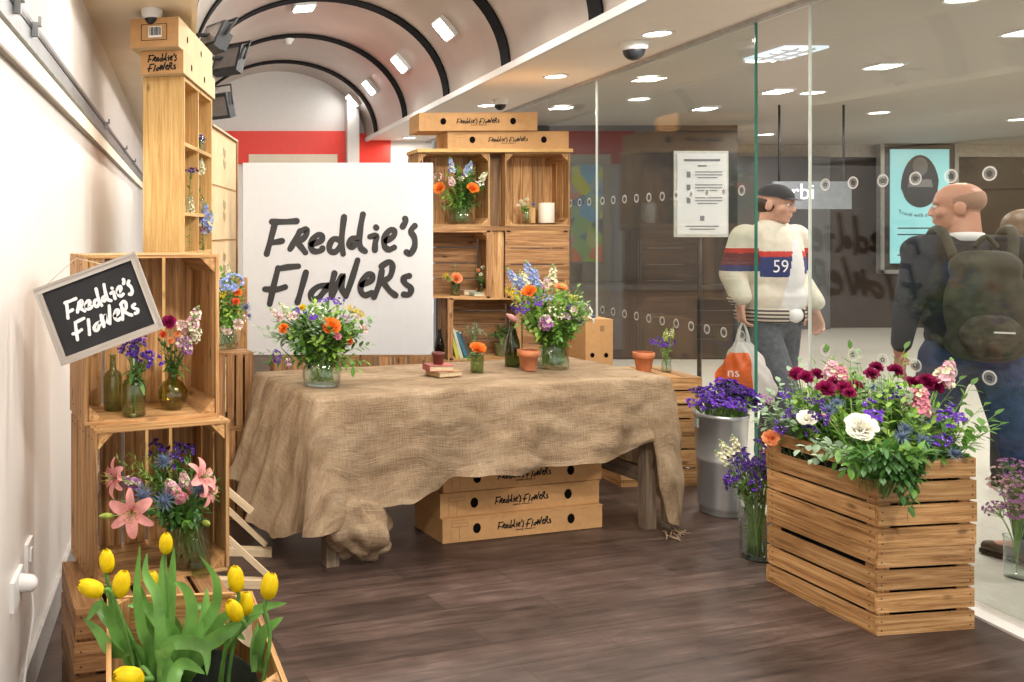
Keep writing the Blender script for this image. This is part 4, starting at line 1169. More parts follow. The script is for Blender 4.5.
def bouquet(where, base, mouth, heads, greens, fill, dome, scale=1., sr=.0018, stems=8, spread=.062, seed=1):
    """heads: (kind, colour, px, py, Y, size); greens: (type, px, py, Y); fill: {type: count} around dome=(centre, rx, ry, rz)"""
    global RN
    RN.seed(seed)
    base, mouth = V(base), V(mouth)
    def bs():
        a = RN.uniform(0, 6.28); r = RN.uniform(0, spread)
        return base+V((cos(a)*r, sin(a)*r, RN.uniform(0, .02)))
    def ms(H):
        d = V((H.x-mouth.x, H.y-mouth.y, 0)); 
        if d.length > spread*.8: d = d.normalized()*spread*.8
        return mouth+d+V((0, 0, .25*max(0, H.z-mouth.z)))
    for (k, c, px, py, Y, s) in heads:
        H = at(px, py, Y); out = (H-mouth)
        flower(k, c, bs(), ms(H), H, where, s*scale, face=(out.normalized()*.5+V((-.15, -.8, .25))), fw=.55 if k not in ('stock', 'delphinium', 'snapdragon', 'lily_bud') else .12, sr=sr)
    for (g, px, py, Y) in greens:
        H = at(px, py, Y); nm, n, L, W, m = SP[g]
        sprig(nm, bs(), ms(H), H, where, n, L*scale, W*scale, m)
    C, rx, ry, rz = dome; C = V(C)
    for g, cnt in fill.items():
        nm, n, L, W, m = SP[g]
        for k in range(cnt):
            a = RN.uniform(0, 2*pi); e = RN.uniform(-.25, 1.3); rr = RN.uniform(.70, 1.0)
            H = C+V((rx*cos(a)*cos(e)*rr, ry*sin(a)*cos(e)*rr, rz*sin(e)*rr))
            sprig(nm, bs(), ms(H), H, where, n, L*scale, W*scale, m, .30)

# ---- left bouquet on the table
Yb = 4.09; B = at(321.5, 386, Yb); B.z = TZ+.010
vessel('glass_vase', 'squat clear glass vase of flowers on the left of the table', 'vase', B, P_SQUAT, GLASS, water=.10)
wl = 'in the left bouquet on the burlap table'
bouquet(wl, B+V((0, 0, .012)), B+V((0, 0, .16)),
    [('rose', 'orange', 331, 326, 3.98, .88), ('carnation', 'orange', 283, 328, 4.0, 1.1), ('statice', 'purple', 325, 300, 4.05, .9), ('statice', 'purple', 338, 301, 4.08, .9), ('statice', 'purple', 311, 316, 3.98, 1.0), ('statice', 'purple', 296, 312, 4.02, .9), ('statice', 'purple', 277, 357, 4.0, .9),
     ('alstroemeria', 'palepink', 293, 316, 4.0, .8), ('alstroemeria', 'lilac', 288, 362, 4.0, .7), ('alstroemeria', 'pink', 364, 329, 4.05, .75), ('carnation', 'pink', 338, 336, 3.97, .8), ('carnation', 'coral', 350, 341, 4.0, .8), ('snapdragon', 'palepink', 276, 314, 4.05, 1), ('snapdragon', 'cream', 284, 309, 4.1, 1),
     ('yarrow', 'yellow', 353, 309, 4.05, 1.1), ('yarrow', 'yellow', 361, 313, 4.1, .9), ('carnation', 'yellow', 302, 307, 4.1, .8), ('alstroemeria', 'palepink', 357, 317, 4.08, .6), ('waxflower', 'white', 318, 312, 4.0, 1.0), ('statice', 'lilac', 345, 318, 4.02, .7)],
    [('e', 256, 326, 4.05), ('e', 262, 334, 4.0), ('d', 258, 352, 4.05), ('d', 266, 362, 4.0), ('r', 365, 362, 4.0), ('r', 358, 370, 3.98), ('r', 370, 345, 4.05), ('l', 312, 303, 4.1), ('l', 343, 306, 4.1), ('e', 373, 322, 4.1), ('r', 372, 318, 4.1), ('r', 300, 345, 3.95), ('l', 340, 350, 3.97), ('d', 292, 348, 3.95)],
    {'r': 34, 'd': 18, 'l': 32, 'e': 14}, ((B.x-.02, B.y, B.z+.25), .235, .17, .15), .9, seed=21)

# ---- right bouquet on the table
Yb = 4.60; B = at(553, 370, Yb); B.z = TZ+.010
vessel('glass_vase', 'flared clear glass vase holding the big right-hand bouquet on the table', 'vase', B, P_FISH, GLASS, water=.11)
wr = 'in the right bouquet on the burlap table'
bouquet(wr, B+V((0, 0, .012)), B+V((0, 0, .15)),
    [('delphinium', 'blue', 514, 279, 4.65, 1.15), ('delphinium', 'blue', 529, 273, 4.7, 1.2), ('delphinium', 'blue', 522, 284, 4.6, 1.0), ('delphinium', 'blue', 536, 278, 4.65, 1.0), ('snapdragon', 'cream', 523, 278, 4.6, 1.1), ('snapdragon', 'cream', 553, 274, 4.65, 1.3), ('stock', 'palepink', 546, 284, 4.6, .85), ('rose', 'orange', 529, 291, 4.5, .72), ('rose', 'peach', 561, 287, 4.55, .62),
     ('yarrow', 'yellow', 510, 290, 4.55, 1.1), ('yarrow', 'yellow', 516, 294, 4.5, .9), ('yarrow', 'yellow', 574, 298, 4.6, 1.0), ('lily_bud', 'bud', 518, 300, 4.5, 1.1), ('statice', 'purple', 538, 302, 4.48, .9), ('statice', 'violet', 517, 308, 4.5, 1.0), ('statice', 'purple', 524, 308, 4.48, 1.0), ('statice', 'violet', 571, 308, 4.52, .9),
     ('stock', 'lilac', 545, 321, 4.42, 1.2), ('alstroemeria', 'lilac', 566, 316, 4.5, .8), ('alstroemeria', 'lilac', 575, 317, 4.52, .8), ('alstroemeria', 'palepink', 574, 310, 4.5, .7), ('lily_bud', 'rosebud', 513, 318, 4.5, 1.5), ('waxflower', 'white', 585, 308, 4.6, 1.2), ('waxflower', 'white', 588, 316, 4.6, 1.1), ('waxflower', 'cream', 556, 312, 4.45, 1.0), ('thistle', 'thistle', 593, 317, 4.6, .8), ('thistle', 'thistle', 580, 323, 4.55, .8), ('waxflower', 'blue', 548, 296, 4.55, .9)],
    [('r', 578, 287, 4.7), ('f', 553, 288, 4.6), ('f', 556, 296, 4.5), ('f', 565, 284, 4.7), ('l', 512, 300, 4.6), ('r', 587, 303, 4.7), ('l', 532, 330, 4.4), ('r', 560, 335, 4.4), ('f', 540, 310, 4.45), ('r', 525, 318, 4.45), ('l', 580, 298, 4.7)],
    {'r': 34, 'l': 36, 'd': 14, 'f': 18}, ((B.x, B.y, B.z+.27), .215, .18, .19), .9, seed=33)

# ---- small things on the table
def on_table(px, Yd, z=0): p = at(px, 300, Yd); p.z = TZ+.010+z; return p
def book(label, M, w, d, h, cover, pages):
    t = thing('book', label, 'book', (0, 0, 0)); t.matrix_world = M
    obj('pages', MB().box((0.002, 0, h/2), (w-.008, d-.010, h-.006)), pages, t)
    obj('cover', MB().box((0, 0, .0015), (w, d, .003)).box((0, 0, h-.0015), (w, d, .003)).box((-w/2+.0015, 0, h/2), (.003, d, h)), cover, t)
    return t
PAPER = mat('old_page_edges', (.62, .50, .33), .9, var=.15, scale=200)
pb = on_table(444, 4.36)
book('old brown book at the bottom of the small pile under the little pot', T(pb) @ RZ(rad(24)), .15, .105, .026, mat('brown_cover', (.36, .22, .10), .7), PAPER)
book('old red book on top of the small pile under the little pot', T(pb+V((-.030, .0, .027))) @ RZ(rad(6)), .13, .095, .030, mat('faded_red_cover', (.38, .10, .09), .7), PAPER)
vessel('flower_pot', 'tiny dark red pot standing on the two old books', 'pot', pb+V((-.03, 0, .058)), [(.022, 0), (.025, .004), (.029, .045), (.033, .047), (.033, .06)], mat('dark_red_clay', (.12, .028, .018), .5), wall=.004)
p = on_table(477, 4.46)
vessel('glass_tumbler', 'small ribbed green glass holding one orange rose on the table', 'vase', p, [(.030, 0), (.033, .004), (.035, .09), (.036, .096)], glassmat('ribbed_green_glass', (.72, .80, .60), 1.5, rough=.12), water=.06)
flower('rose', 'orange', p+V((0, 0, .01)), p+V((0, 0, .08)), at(478, 348, 4.45), 'alone in the small green glass on the table', .70, face=(-.1, -.7, .7), fw=.6, leaves=3)
for k, (x, y) in enumerate(((462, 358), (470, 352))): sprig('olive_sprig', p+V((0, 0, .02)), p+V((0, 0, .11)), at(x+3, y, 4.42), 'beside the orange rose in the small green glass', 8, .035, .014, LEAF_D)
p = on_table(512.5, 4.66)
vessel('glass_bottle', 'tall empty dark green bottle beside the terracotta pot on the table', 'bottle', p, [(.036, 0), (.041, .006), (.041, .10), (.036, .14), (.022, .185), (.0155, .215), (.0145, .235), (.018, .237), (.018, .25), (.015, .252)], GREENGLASS)
def terracotta(label, loc, k=1.):
    return vessel('flower_pot', label, 'pot', loc, [(.036*k, 0), (.038*k, .003*k), (.051*k, .078*k), (.059*k, .079*k), (.060*k, .112*k), (.057*k, .114*k)], TERRA, wall=.006)
terracotta('empty terracotta pot between the green bottle and right vase on the table', on_table(528.5, 4.52), .95)

# ---- crate behind the table end, with pot and small vase
crate('small slatted crate on the floor behind the right end of the table', (2.83, 5.29, 0), rad(4), .50, .42, .325, 'top', 3, 4, 4, W_HONEY)
crate('upturned slatted crate carrying a terracotta pot, right of the table', (2.83, 5.28, .326), rad(3), .50, .42, .325, 'down', 4, 4, 5, W_HONEY)
terracotta('empty terracotta pot on the upturned crate right of the table', (2.86, 5.30, .652), 1.05)
p = V((2.985, 5.27, .652))
vessel('bud_vase', 'little clear glass of purple and green stems on the upturned crate', 'vase', p, P_JAR, GLASS, water=.06)
ws = 'in the little glass on the upturned crate'
for (k, c, x, y, s) in (('statice', 'purple', 656, 341, 1.0), ('statice', 'purple', 668, 343, 1.1), ('statice', 'purple', 662, 346, .8), ('snapdragon', 'bud', 666, 335, .9), ('snapdragon', 'bud', 672, 332, .7)):
    flower(k, c, p+V((0, 0, .01)), p+V((0, 0, .09)), at(x, y, 5.25), ws, s, face=(0, -.6, .8), fw=.3)
for x, y in ((664, 350), (670, 346)): sprig('ruscus_sprig', p+V((0, 0, .01)), p+V((0, 0, .06)), at(x, y, 5.22), ws, 8, .03, .012, LEAF_L)

# ---- galvanised bucket of statice
BK = V((2.90, 4.60, 0))
t = vessel('metal_bucket', 'tall galvanised metal bucket packed with purple statice by the glass', 'bucket', BK, [(.098, 0), (.100, .01), (.102, .03), (.106, .035), (.108, .05), (.116, .28), (.119, .285), (.119, .30), (.117, .305), (.126, .52), (.131, .522), (.131, .545)], GALV, wall=.004, n=40)
for a in (0, pi):
    obj('handle_ear', MB().box((.132*cos(a), .132*sin(a), .49), (.012, .03, .05)), GALV, t)
RN.seed(5)
wb = 'in the tall metal bucket by the glass'
for k in range(46):
    a = RN.uniform(0, 6.28); r = math.sqrt(RN.random())
    H = BK+V((r*.175*cos(a)+.03, r*.13*sin(a)-.01,   .615+.075*(1-r*r)+RN.uniform(-.05, .025)))
    flower('statice', 'purple' if k % 4 else 'violet', BK+V((r*.05*cos(a), r*.05*sin(a), .2)), BK+V((r*.10*cos(a), r*.10*sin(a), .56)), H, wb, 1.35, face=(0, -.5, .7), fw=.3, leaves=2)
for k in range(14):
    a = RN.uniform(0, 6.28); H = BK+V((.15*cos(a), .13*sin(a), RN.uniform(.56, .64)))
    sprig('ruscus_sprig', BK+V((0, 0, .25)), BK+V((.06*cos(a), .06*sin(a), .55)), H, wb, 9, .05, .012, LEAF)

# ---- tall vase beside the flower crates
GV = V((2.66, 3.96, 0))
vessel('glass_vase', 'tall clear cylinder vase of purple flowers on the floor beside the crates', 'vase', GV, P_TALL, GLASS, water=.15)
wv = 'in the tall floor vase beside the flower crates'
RN.seed(8)
for k in range(26):
    a = RN.uniform(0, 6.28); r = math.sqrt(RN.random())
    H = GV+V((-.03+r*.125*cos(a), r*.08*sin(a)-.03, .44+RN.uniform(-.10, .10)))
    flower('statice', 'violet' if k % 3 else 'purple', GV+V((RN.uniform(-.03, .03), RN.uniform(-.03, .03), .02)), GV+V((.03*cos(a), .03*sin(a), .33)), H, wv, .95, face=(0, -.6, .7), fw=.3, sr=.0026, leaves=3)
for (x, y) in ((724, 447), (730, 452), (721, 457), (735, 443)): flower('snapdragon', 'cream', GV+V((0, 0, .02)), GV+V((-.02, 0, .33)), at(x, y, 3.95), wv, .9)
for (x, y) in ((770, 438), (767, 446)): flower('snapdragon', 'peach', GV+V((0, 0, .02)), GV+V((.02, 0, .33)), at(x, y, 3.95), wv, .8)
for k in range(16):
    a = RN.uniform(0, 6.28); H = GV+V((.12*cos(a)-.02, .08*sin(a)-.02, RN.uniform(.34, .50)))
    sprig('ruscus_sprig', GV+V((RN.uniform(-.03, .03), RN.uniform(-.03, .03), .02)), GV+V((.03*cos(a), .03*sin(a), .30)), H, wv, 12, .035, .010, LEAF if k % 2 else LEAF_D, .15)

# ---- tall flower crates at right
BA = rad(7.5)
bc = V((2.60, 3.195, 0)); bu = V((cos(BA), sin(BA), 0)); bv = V((-sin(BA), cos(BA), 0))
cc = bc+bu*.215+bv*.26
crate('lower of the two stacked slatted crates full of flowers by the glass', cc, BA, .42, .515, .325, 'top', 4, 4, 5, W_HONEY, gap=.013, top_gap=.008)
crate('upper of the two stacked slatted crates, overflowing with flowers by the glass', cc+bu*.004+V((0, 0, .327)), BA, .425, .52, .330, 'top', 4, 4, 4, W_HONEY, gap=.012, top_gap=.022)
t = thing('crate_light_blocker', 'dark plastic liner added inside the big flower crates to stop light through the slats', 'blocker', cc+V((0, 0, .02)), BA)  # black box added inside the crates so no light shows through the gaps
obj('blocker_wall', MB().box((-.165, 0, .29), (.006, .40, .56)).box((.165, 0, .29), (.006, .40, .56)).box((0, -.203, .29), (.336, .006, .56)).box((0, .203, .29), (.336, .006, .56)).box((0, 0, .008), (.33, .40, .006)), BLACK, t)
wc = 'in the big flower crate display by the glass'
RN.seed(44)
def fc(x): # stem base inside the crate below the head
    q = cc+bu*max(-.15, min(.15, (x-cc).dot(bu)))+bv*max(-.19, min(.19, (x-cc).dot(bv)))
    return V((q.x, q.y, .40)), V((q.x, q.y, .66))
BIG = [('carnation', 'burgundy', 798, 373, 3.55, 1.27), ('carnation', 'burgundy', 806, 376, 3.5, 1.11), ('carnation', 'burgundy', 817, 373, 3.55, 1.00), ('carnation', 'burgundy', 838, 382, 3.45, 1.33), ('carnation', 'burgundy', 826, 387, 3.4, 1.33), ('carnation', 'burgundy', 845, 387, 3.4, 1.22), ('carnation', 'burgundy', 855, 385, 3.45, 1.11),
  ('carnation', 'burgundy', 872, 373, 3.6, 1.11), ('carnation', 'burgundy', 877, 366, 3.65, 1.00), ('carnation', 'burgundy', 896, 369, 3.6, 1.11), ('carnation', 'burgundy', 914, 382, 3.5, 1.22), ('carnation', 'burgundy', 928, 380, 3.45, 1.39), ('carnation', 'burgundy', 936, 386, 3.45, 1.22), ('carnation', 'burgundy', 850, 392, 3.35, 0.89),
  ('stock', 'palepink', 832, 369, 3.5, .95), ('stock', 'pink', 841, 374, 3.45, .85), ('stock', 'palepink', 946, 372, 3.45, 1.15), ('stock', 'pink', 921, 400, 3.3, 1.15), ('stock', 'palepink', 913, 397, 3.35, .9), ('rose', 'cream', 943, 382, 3.5, .7),
  ('rose', 'white', 861, 427, 3.14, .88), ('rose', 'white', 807, 418, 3.4, .58), ('lily_bud', 'rosebud', 826, 418, 3.3, .8),
  ('statice', 'violet', 792, 414, 3.5, .9), ('statice', 'purple', 781, 427, 3.6, .9), ('statice', 'purple', 873, 411, 3.25, 1.25), ('statice', 'purple', 897, 393, 3.4, .9), ('statice', 'purple', 957, 414, 3.3, 1.1), ('statice', 'purple', 947, 418, 3.25, 1.1), ('statice', 'purple', 943, 440, 3.2, .9), ('statice', 'violet', 807, 428, 3.4, .8), ('statice', 'violet', 819, 401, 3.4, .9), ('statice', 'violet', 824, 416, 3.3, 1.0), ('statice', 'purple', 886, 395, 3.4, .8), ('statice', 'purple', 786, 394, 3.6, .7), ('statice', 'lilac', 768, 398, 3.75, .8),
  ('thistle', 'thistle', 872, 387, 3.4, .7), ('thistle', 'thistle', 902, 436, 3.15, .9), ('thistle', 'thistle', 925, 440, 3.18, 1.0), ('thistle', 'thistle', 955, 453, 3.2, .9), ('thistle', 'thistle', 906, 428, 3.2, .8), ('thistle', 'thistle', 829, 409, 3.35, .9), ('thistle', 'thistle', 837, 402, 3.35, .8), ('thistle', 'thistle', 930, 422, 3.3, .8), ('rose', 'peach', 771, 438, 3.62, .55)]
for (k, c, px, py, Y, s) in BIG:
    H = at(px, py, Y); b, m = fc(H)
    flower(k, c, b, m, H, wc, s, face=(-.25, -.75, .45), fw=.6 if k not in ('stock', 'lily_bud') else .1, leaves=3, sr=.0024)
GR = [('r', 850, 349, 3.7), ('r', 827, 352, 3.7), ('r', 905, 349, 3.65), ('e', 858, 353, 3.7), ('l', 905, 358, 3.6), ('l', 815, 365, 3.6), ('e', 800, 362, 3.7), ('e', 770, 392, 3.75), ('e', 760, 400, 3.75), ('e', 763, 410, 3.7), ('e', 775, 405, 3.65), ('e', 784, 418, 3.55), ('e', 770, 422, 3.7), ('e', 756, 408, 3.8), ('e', 790, 400, 3.6), ('e', 752, 420, 3.75), ('e', 779, 382, 3.75), ('e', 790, 372, 3.7), ('e', 800, 410, 3.45),
  ('r', 995, 415, 3.3), ('r', 985, 405, 3.4), ('r', 988, 428, 3.25), ('r', 972, 385, 3.4), ('r', 962, 400, 3.4), ('r', 975, 438, 3.2), ('l', 965, 425, 3.25), ('r', 1000, 425, 3.35), ('r', 960, 380, 3.5),
  ('d', 900, 500, 3.10), ('d', 915, 480, 3.10), ('d', 905, 470, 3.08), ('d', 892, 478, 3.08), ('d', 880, 480, 3.08), ('d', 868, 466, 3.08), ('r', 912, 505, 3.1), ('r', 846, 470, 3.12), ('r', 838, 462, 3.15), ('d', 856, 455, 3.08), ('r', 922, 462, 3.1), ('d', 890, 455, 3.05), ('d', 876, 450, 3.05), ('e', 812, 460, 3.2), ('e', 800, 450, 3.25), ('r', 828, 455, 3.15), ('d', 908, 512, 3.09), ('d', 898, 488, 3.08), ('d', 912, 492, 3.1), ('d', 904, 482, 3.07), ('d', 896, 466, 3.06), ('d', 886, 468, 3.06), ('d', 918, 470, 3.1), ('r', 908, 460, 3.06), ('d', 872, 458, 3.07), ('d', 862, 470, 3.09), ('d', 932, 455, 3.12), ('e', 822, 440, 3.25), ('e', 836, 448, 3.2), ('r', 853, 446, 3.1), ('l', 880, 440, 3.06), ('r', 898, 445, 3.05), ('l', 916, 448, 3.08)]
for (g, px, py, Y) in GR:
    H = at(px, py, Y); b, m = fc(H); nm, n, L, W, mm = SP[g]
    if py > 448:
        m = V(m); m.z = .80; m += (H-m)*V((.6, .6, 0)).length*.0; m = V(((m.x+H.x)/2, min(m.y, H.y)-.02, .80))
    sprig(nm, b, m, H, wc, n+2, L, W, mm, .3)
for k in range(300):
    a = RN.uniform(0, 6.28); e = RN.uniform(.0, 1.4); rr = RN.uniform(.75, 1.0)
    H = V((cc.x, cc.y, .68))+bu*(.28*cos(a)*cos(e)*rr)+bv*(.32*sin(a)*cos(e)*rr)+V((0, 0, .262*sin(e)*rr))
    b, m = fc(H); g = 'rrldlle'[k % 7]; nm, n, L, W, mm = SP[g]
    sprig(nm, b, m, H, wc, n, L*.9, W*.9, mm, .3)

# ---- vase with lilies in the lower left crate
LV = V((.012, 2.86, .408))
vessel('glass_vase', 'round clear vase of lilies inside the lower left crate', 'vase', LV, P_CYL, GLASS, water=.11)
wlc = 'in the lily vase inside the lower left crate'
RN.seed(61)
bouquet(wlc, LV+V((0, 0, .01)), LV+V((0, 0, .17)),
  [('lily_bud', 'bud', 107, 516, 2.62, 1.0), ('lily_bud', 'bud', 206, 523, 2.72, 1.0), ('lily_bud', 'rosebud', 190, 490, 2.75, .9), ('statice', 'violet', 154, 446, 2.85, 1.1), ('statice', 'violet', 176, 447, 2.85, 1.1), ('statice', 'violet', 190, 448, 2.88, 1.0), ('statice', 'violet', 174, 460, 2.80, 1.0),
   ('thistle', 'thistle', 164, 460, 2.75, 1.2), ('thistle', 'thistle', 143, 495, 2.64, 1.4), ('thistle', 'thistle', 164, 500, 2.66, 1.3), ('thistle', 'thistle', 199, 487, 2.68, 1.2), ('stock', 'palepink', 170, 485, 2.72, .8), ('stock', 'pink', 179, 495, 2.70, .8), ('stock', 'lilac', 130, 482, 2.75, .8), ('stock', 'palepink', 184, 478, 2.76, .7)],
  [('f', 133, 462, 2.75), ('f', 128, 452, 2.8), ('f', 140, 470, 2.7), ('f', 145, 455, 2.8), ('f', 116, 458, 2.75), ('d', 160, 480, 2.72), ('d', 155, 470, 2.75), ('d', 195, 512, 2.72), ('d', 118, 500, 2.68), ('r', 188, 520, 2.72), ('d', 148, 510, 2.66), ('d', 172, 512, 2.70), ('d', 180, 470, 2.8), ('d', 165, 520, 2.72)],
  {'d': 12, 'f': 4}, ((LV.x-.03, LV.y-.03, LV.z+.26), .15, .10, .14), .85, seed=62)
for (px, py, Y, s, fc_) in ((131, 514, 2.55, .86, (-.05, -.9, .12)), (204, 476, 2.68, .75, (.75, -.45, .45)), (112, 478, 2.68, .75, (-.8, -.45, .1)), (211, 492, 2.70, .6, (.8, -.5, -.1))):
    flower('lily', 'lily', LV+V((0, 0, .02)), LV+V((0, 0, .24)), at(px, py, Y), wlc, s, face=fc_, fw=.92, leaves=3, lf=LEAF_D)
t = thing('glass_coaster', 'small clear glass block on the floor of the lily crate', 'glass block', V(((201-CX)*2.78/F, 2.78, .4065)))
obj('block', MB().box((0, 0, .012), (.062, .05, .022)), SAGEGLASS, t)

# ---- three little vases in the upper left crate
def in_up(px, Y): return V(((px-CX)*Y/F, Y, .9070))
v1 = in_up(113, 2.93)
vessel('glass_bottle', 'square-shouldered clear bottle, leftmost in the chalkboard crate', 'bottle', v1, [(.030, 0), (.034, .004), (.034, .115), (.030, .128), (.013, .140), (.012, .185), (.015, .19)], SAGEGLASS, n=8, rz=.4)
v2 = in_up(134, 2.84)
vessel('bud_vase', 'squat sage green bud vase of purple iris-like stems in the chalkboard crate', 'vase', v2, P_SAGE, SAGEGLASS)
v3 = in_up(172.5, 2.95)
vessel('bud_vase', 'round olive glass vase of pink stems, rightmost in the chalkboard crate', 'vase', v3, P_BALL, OLIVEGLASS)
w2 = 'in the sage vase inside the chalkboard crate'; w3 = 'in the round olive vase inside the chalkboard crate'
for (k, c, x, y, s) in (('statice', 'violet', 131, 346, 1.0), ('statice', 'violet', 137, 341, 1.0), ('statice', 'purple', 128, 352, .9), ('statice', 'violet', 147, 358, 1.1), ('statice', 'purple', 153, 358, .9), ('statice', 'lilac', 141, 338, .7)):
    flower(k, c, v2+V((0, 0, .01)), v2+V((0, 0, .14)), at(x, y, 2.80), w2, s, face=(0, -.6, .7), fw=.3, sr=.003, leaves=2)
for (x, y) in ((131, 375), (138, 366), (143, 372)): sprig('ruscus_sprig', v2+V((0, 0, .02)), v2+V((0, 0, .13)), at(x, y, 2.80), w2, 6, .05, .010, LEAF_D, .4)
for (k, c, x, y, s) in (('carnation', 'burgundy', 169, 321, 1.0), ('carnation', 'coral', 163, 334, .5), ('carnation', 'peach', 171, 340, .5), ('carnation', 'peach', 177, 334, .45), ('alstroemeria', 'lilac', 184, 342, .8), ('alstroemeria', 'palepink', 181, 325, .6), ('snapdragon', 'palepink', 192, 325, 1.2), ('snapdragon', 'palepink', 195, 316, 1.1), ('snapdragon', 'cream', 197, 334, .8), ('stock', 'lilac', 188, 347, .6)):
    flower(k, c, v3+V((0, 0, .02)), v3+V((0, 0, .15)), at(x, y, 2.86), w3, s, face=(0, -.8, .4), fw=.5, leaves=1)
for (x, y) in ((163, 346), (168, 350), (176, 352), (172, 344), (160, 342), (181, 360), (168, 366)): sprig('olive_sprig', v3+V((0, 0, .03)), v3+V((0, 0, .14)), at(x, y, 2.88), w3, 10, .034, .012, LEAF_D, .4)

# ---- flower bunch behind the chalkboard crates
wg = 'in the bunch on the crates behind the chalkboard'
g = V((.22, 4.66, .884))
vessel('glass_vase', 'clear jar of flowers half hidden behind the chalkboard crate', 'vase', g, [(x*.8, y*.8) for x, y in P_SQUAT], GLASS, water=.07)
bouquet(wg, g+V((0, 0, .01)), g+V((0, 0, .13)),
  [('hydrangea', 'blue', 233, 281, 4.5, 1.3), ('hydrangea', 'blue', 225, 284, 4.52, 1.0), ('yarrow', 'yellow', 222, 293, 4.5, 1.0), ('carnation', 'orange', 238, 292, 4.5, 1.0), ('carnation', 'coral', 236, 301, 4.48, .9), ('alstroemeria', 'palepink', 238, 324, 4.48, 1.0), ('stock', 'palepink', 227, 331, 4.48, .9), ('thistle', 'thistle', 246, 307, 4.55, 1.1), ('thistle', 'thistle', 248, 316, 4.55, .9), ('alstroemeria', 'pink', 245, 318, 4.52, .6), ('snapdragon', 'cream', 228, 270, 4.6, .7)],
  [('l', 224, 304, 4.48), ('l', 231, 312, 4.46), ('r', 236, 316, 4.48), ('r', 226, 320, 4.46), ('r', 242, 312, 4.5), ('r', 221, 272, 4.6), ('r', 229, 326, 4.46), ('l', 240, 304, 4.5)],
  {'r': 14, 'l': 6, 'd': 6}, ((g.x, g.y-.04, g.z+.27), .12, .12, .14), .9, seed=70)

# ---- flowers on the pine unit shelves
wp = 'on the narrow shelves of the tall pine unit'
def shelf_pt(l, z, out=.02): q = PO+pn*l+pu*(out-.05); return V((q.x, q.y, z))
for (l, z, k, c, px, py, s, lab) in ((.26, 1.63, 'statice', 'violet', 191, 170, 1.2, 'upper'), (.58, 1.63, 'stock', 'cream', 201, 166, .9, 'middle'), (.60, 2.01, 'delphinium', 'violet', 200, 137, .8, 'top'), (.62, 1.28, 'delphinium', 'blue', 205, 214, 1.1, 'lower'), (.26, 1.28, 'snapdragon', 'cream', 191, 205, 1.0, 'lowest')):
    q = shelf_pt(l, z)
    vessel('bud_vase', 'tiny glass bud vase on the %s bay of the tall pine unit' % lab, 'vase', q, P_JAR, GLASS)
    Y = q.y-.02
    flower(k, c, q+V((0, 0, .01)), q+V((0, 0, .09)), at(px, py, Y), wp, s)
    if k == 'delphinium' and c == 'blue':
        flower(k, c, q+V((0, 0, .01)), q+V((.0, 0, .09)), at(209, 222, Y), wp, 1.1); flower('stock', 'lilac', q+V((0, 0, .01)), q+V((.0, 0, .09)), at(204, 228, Y), wp, .7)
    sprig('ruscus_sprig', q+V((0, 0, .02)), q+V((0, 0, .08)), at(px, py+9, Y), wp, 8, .035, .012, LEAF)

# ---- back shelves
YB2 = YS+.13
j = V(((460-CX)*YB2/F, YB2, Z4+.0235)); 
vessel('glass_vase', 'wide clear jar of flowers in the upper left crate of the back shelves', 'vase', j, [(x*1.0, y*.85) for x, y in P_SQUAT], GLASS, water=.08)
wt = 'in the bouquet in the upper left back crate'
bouquet(wt, j+V((0, 0, .01)), j+V((0, 0, .14)),
  [('delphinium', 'blue', 451, 164, YB2-.1, .9), ('delphinium', 'blue', 470, 167, YB2-.1, .8), ('delphinium', 'blue', 466, 170, YB2-.1, .7), ('stock', 'palepink', 451, 180, YB2-.15, .8), ('stock', 'cream', 484, 176, YB2-.12, .8), ('rose', 'orange', 439, 188, YB2-.14, .78), ('rose', 'orange', 473, 188, YB2-.16, .78), ('waxflower', 'palepink', 437, 177, YB2-.1, .9), ('waxflower', 'white', 480, 183, YB2-.12, .8), ('yarrow', 'cream', 461, 178, YB2-.14, .8)],
  [('r', 489, 184, YB2-.1), ('l', 442, 196, YB2-.15), ('d', 440, 206, YB2-.12), ('d', 482, 204, YB2-.12), ('r', 462, 196, YB2-.15), ('l', 458, 168, YB2-.05)],
  {'r': 14, 'l': 8, 'd': 10}, ((j.x, j.y-.03, j.z+.28), .20, .12, .17), 1.0, seed=80)
j = V(((524.5-CX)*YB2/F, YB2-.04, Z4+.0235))
vessel('bud_vase', 'small clear jar of white flowers beside the candle on the back shelves', 'vase', j, [(x*1.1, y*.95) for x, y in P_JAR], GLASS, water=.05)
for (k, c, x, y, s) in (('carnation', 'cream', 521, 201, .6), ('carnation', 'cream', 527, 199, .6), ('carnation', 'white', 518, 205, .5), ('thistle', 'thistle', 533, 204, .8), ('carnation', 'cream', 524, 204, .6)):
    flower(k, c, j+V((0, 0, .01)), j+V((0, 0, .10)), at(x, y, YB2-.05), 'in the jar beside the white candle', s, face=(0, -1, .3))
for (x, y) in ((521, 209), (527, 209), (524, 205)): sprig('ruscus_sprig', j+V((0, 0, .01)), j+V((0, 0, .09)), at(x, y, YB2-.04), 'in the jar beside the white candle', 8, .04, .016, LEAF)
t = thing('pillar_candle', 'thick white pillar candle in the upper right back crate', 'candle', ((546.5-CX)*YB2/F, YB2, Z4+.0235))
obj('wax', MB().lathe([(.0005, 0), (.056, 0), (.058, .004), (.058, .150), (.054, .154), (.045, .148), (.0005, .146)], 28), mat('candle_wax', (.80, .74, .62), .5, var=.02), t)
obj('wick', MB().tube([(0, 0, .145), (.002, 0, .16)], .0015, 5), INK, t)
t = thing('wooden_block', 'small pale wooden block behind the flower jar in the upper right crate', 'block', ((533-CX)*(YB2+.05)/F, YB2+.08, Z4+.0235))
obj('block', MB().box((-.0, 0, .06), (.05, .03, .12)), W_PINE, t)
zz = Z2+.0135
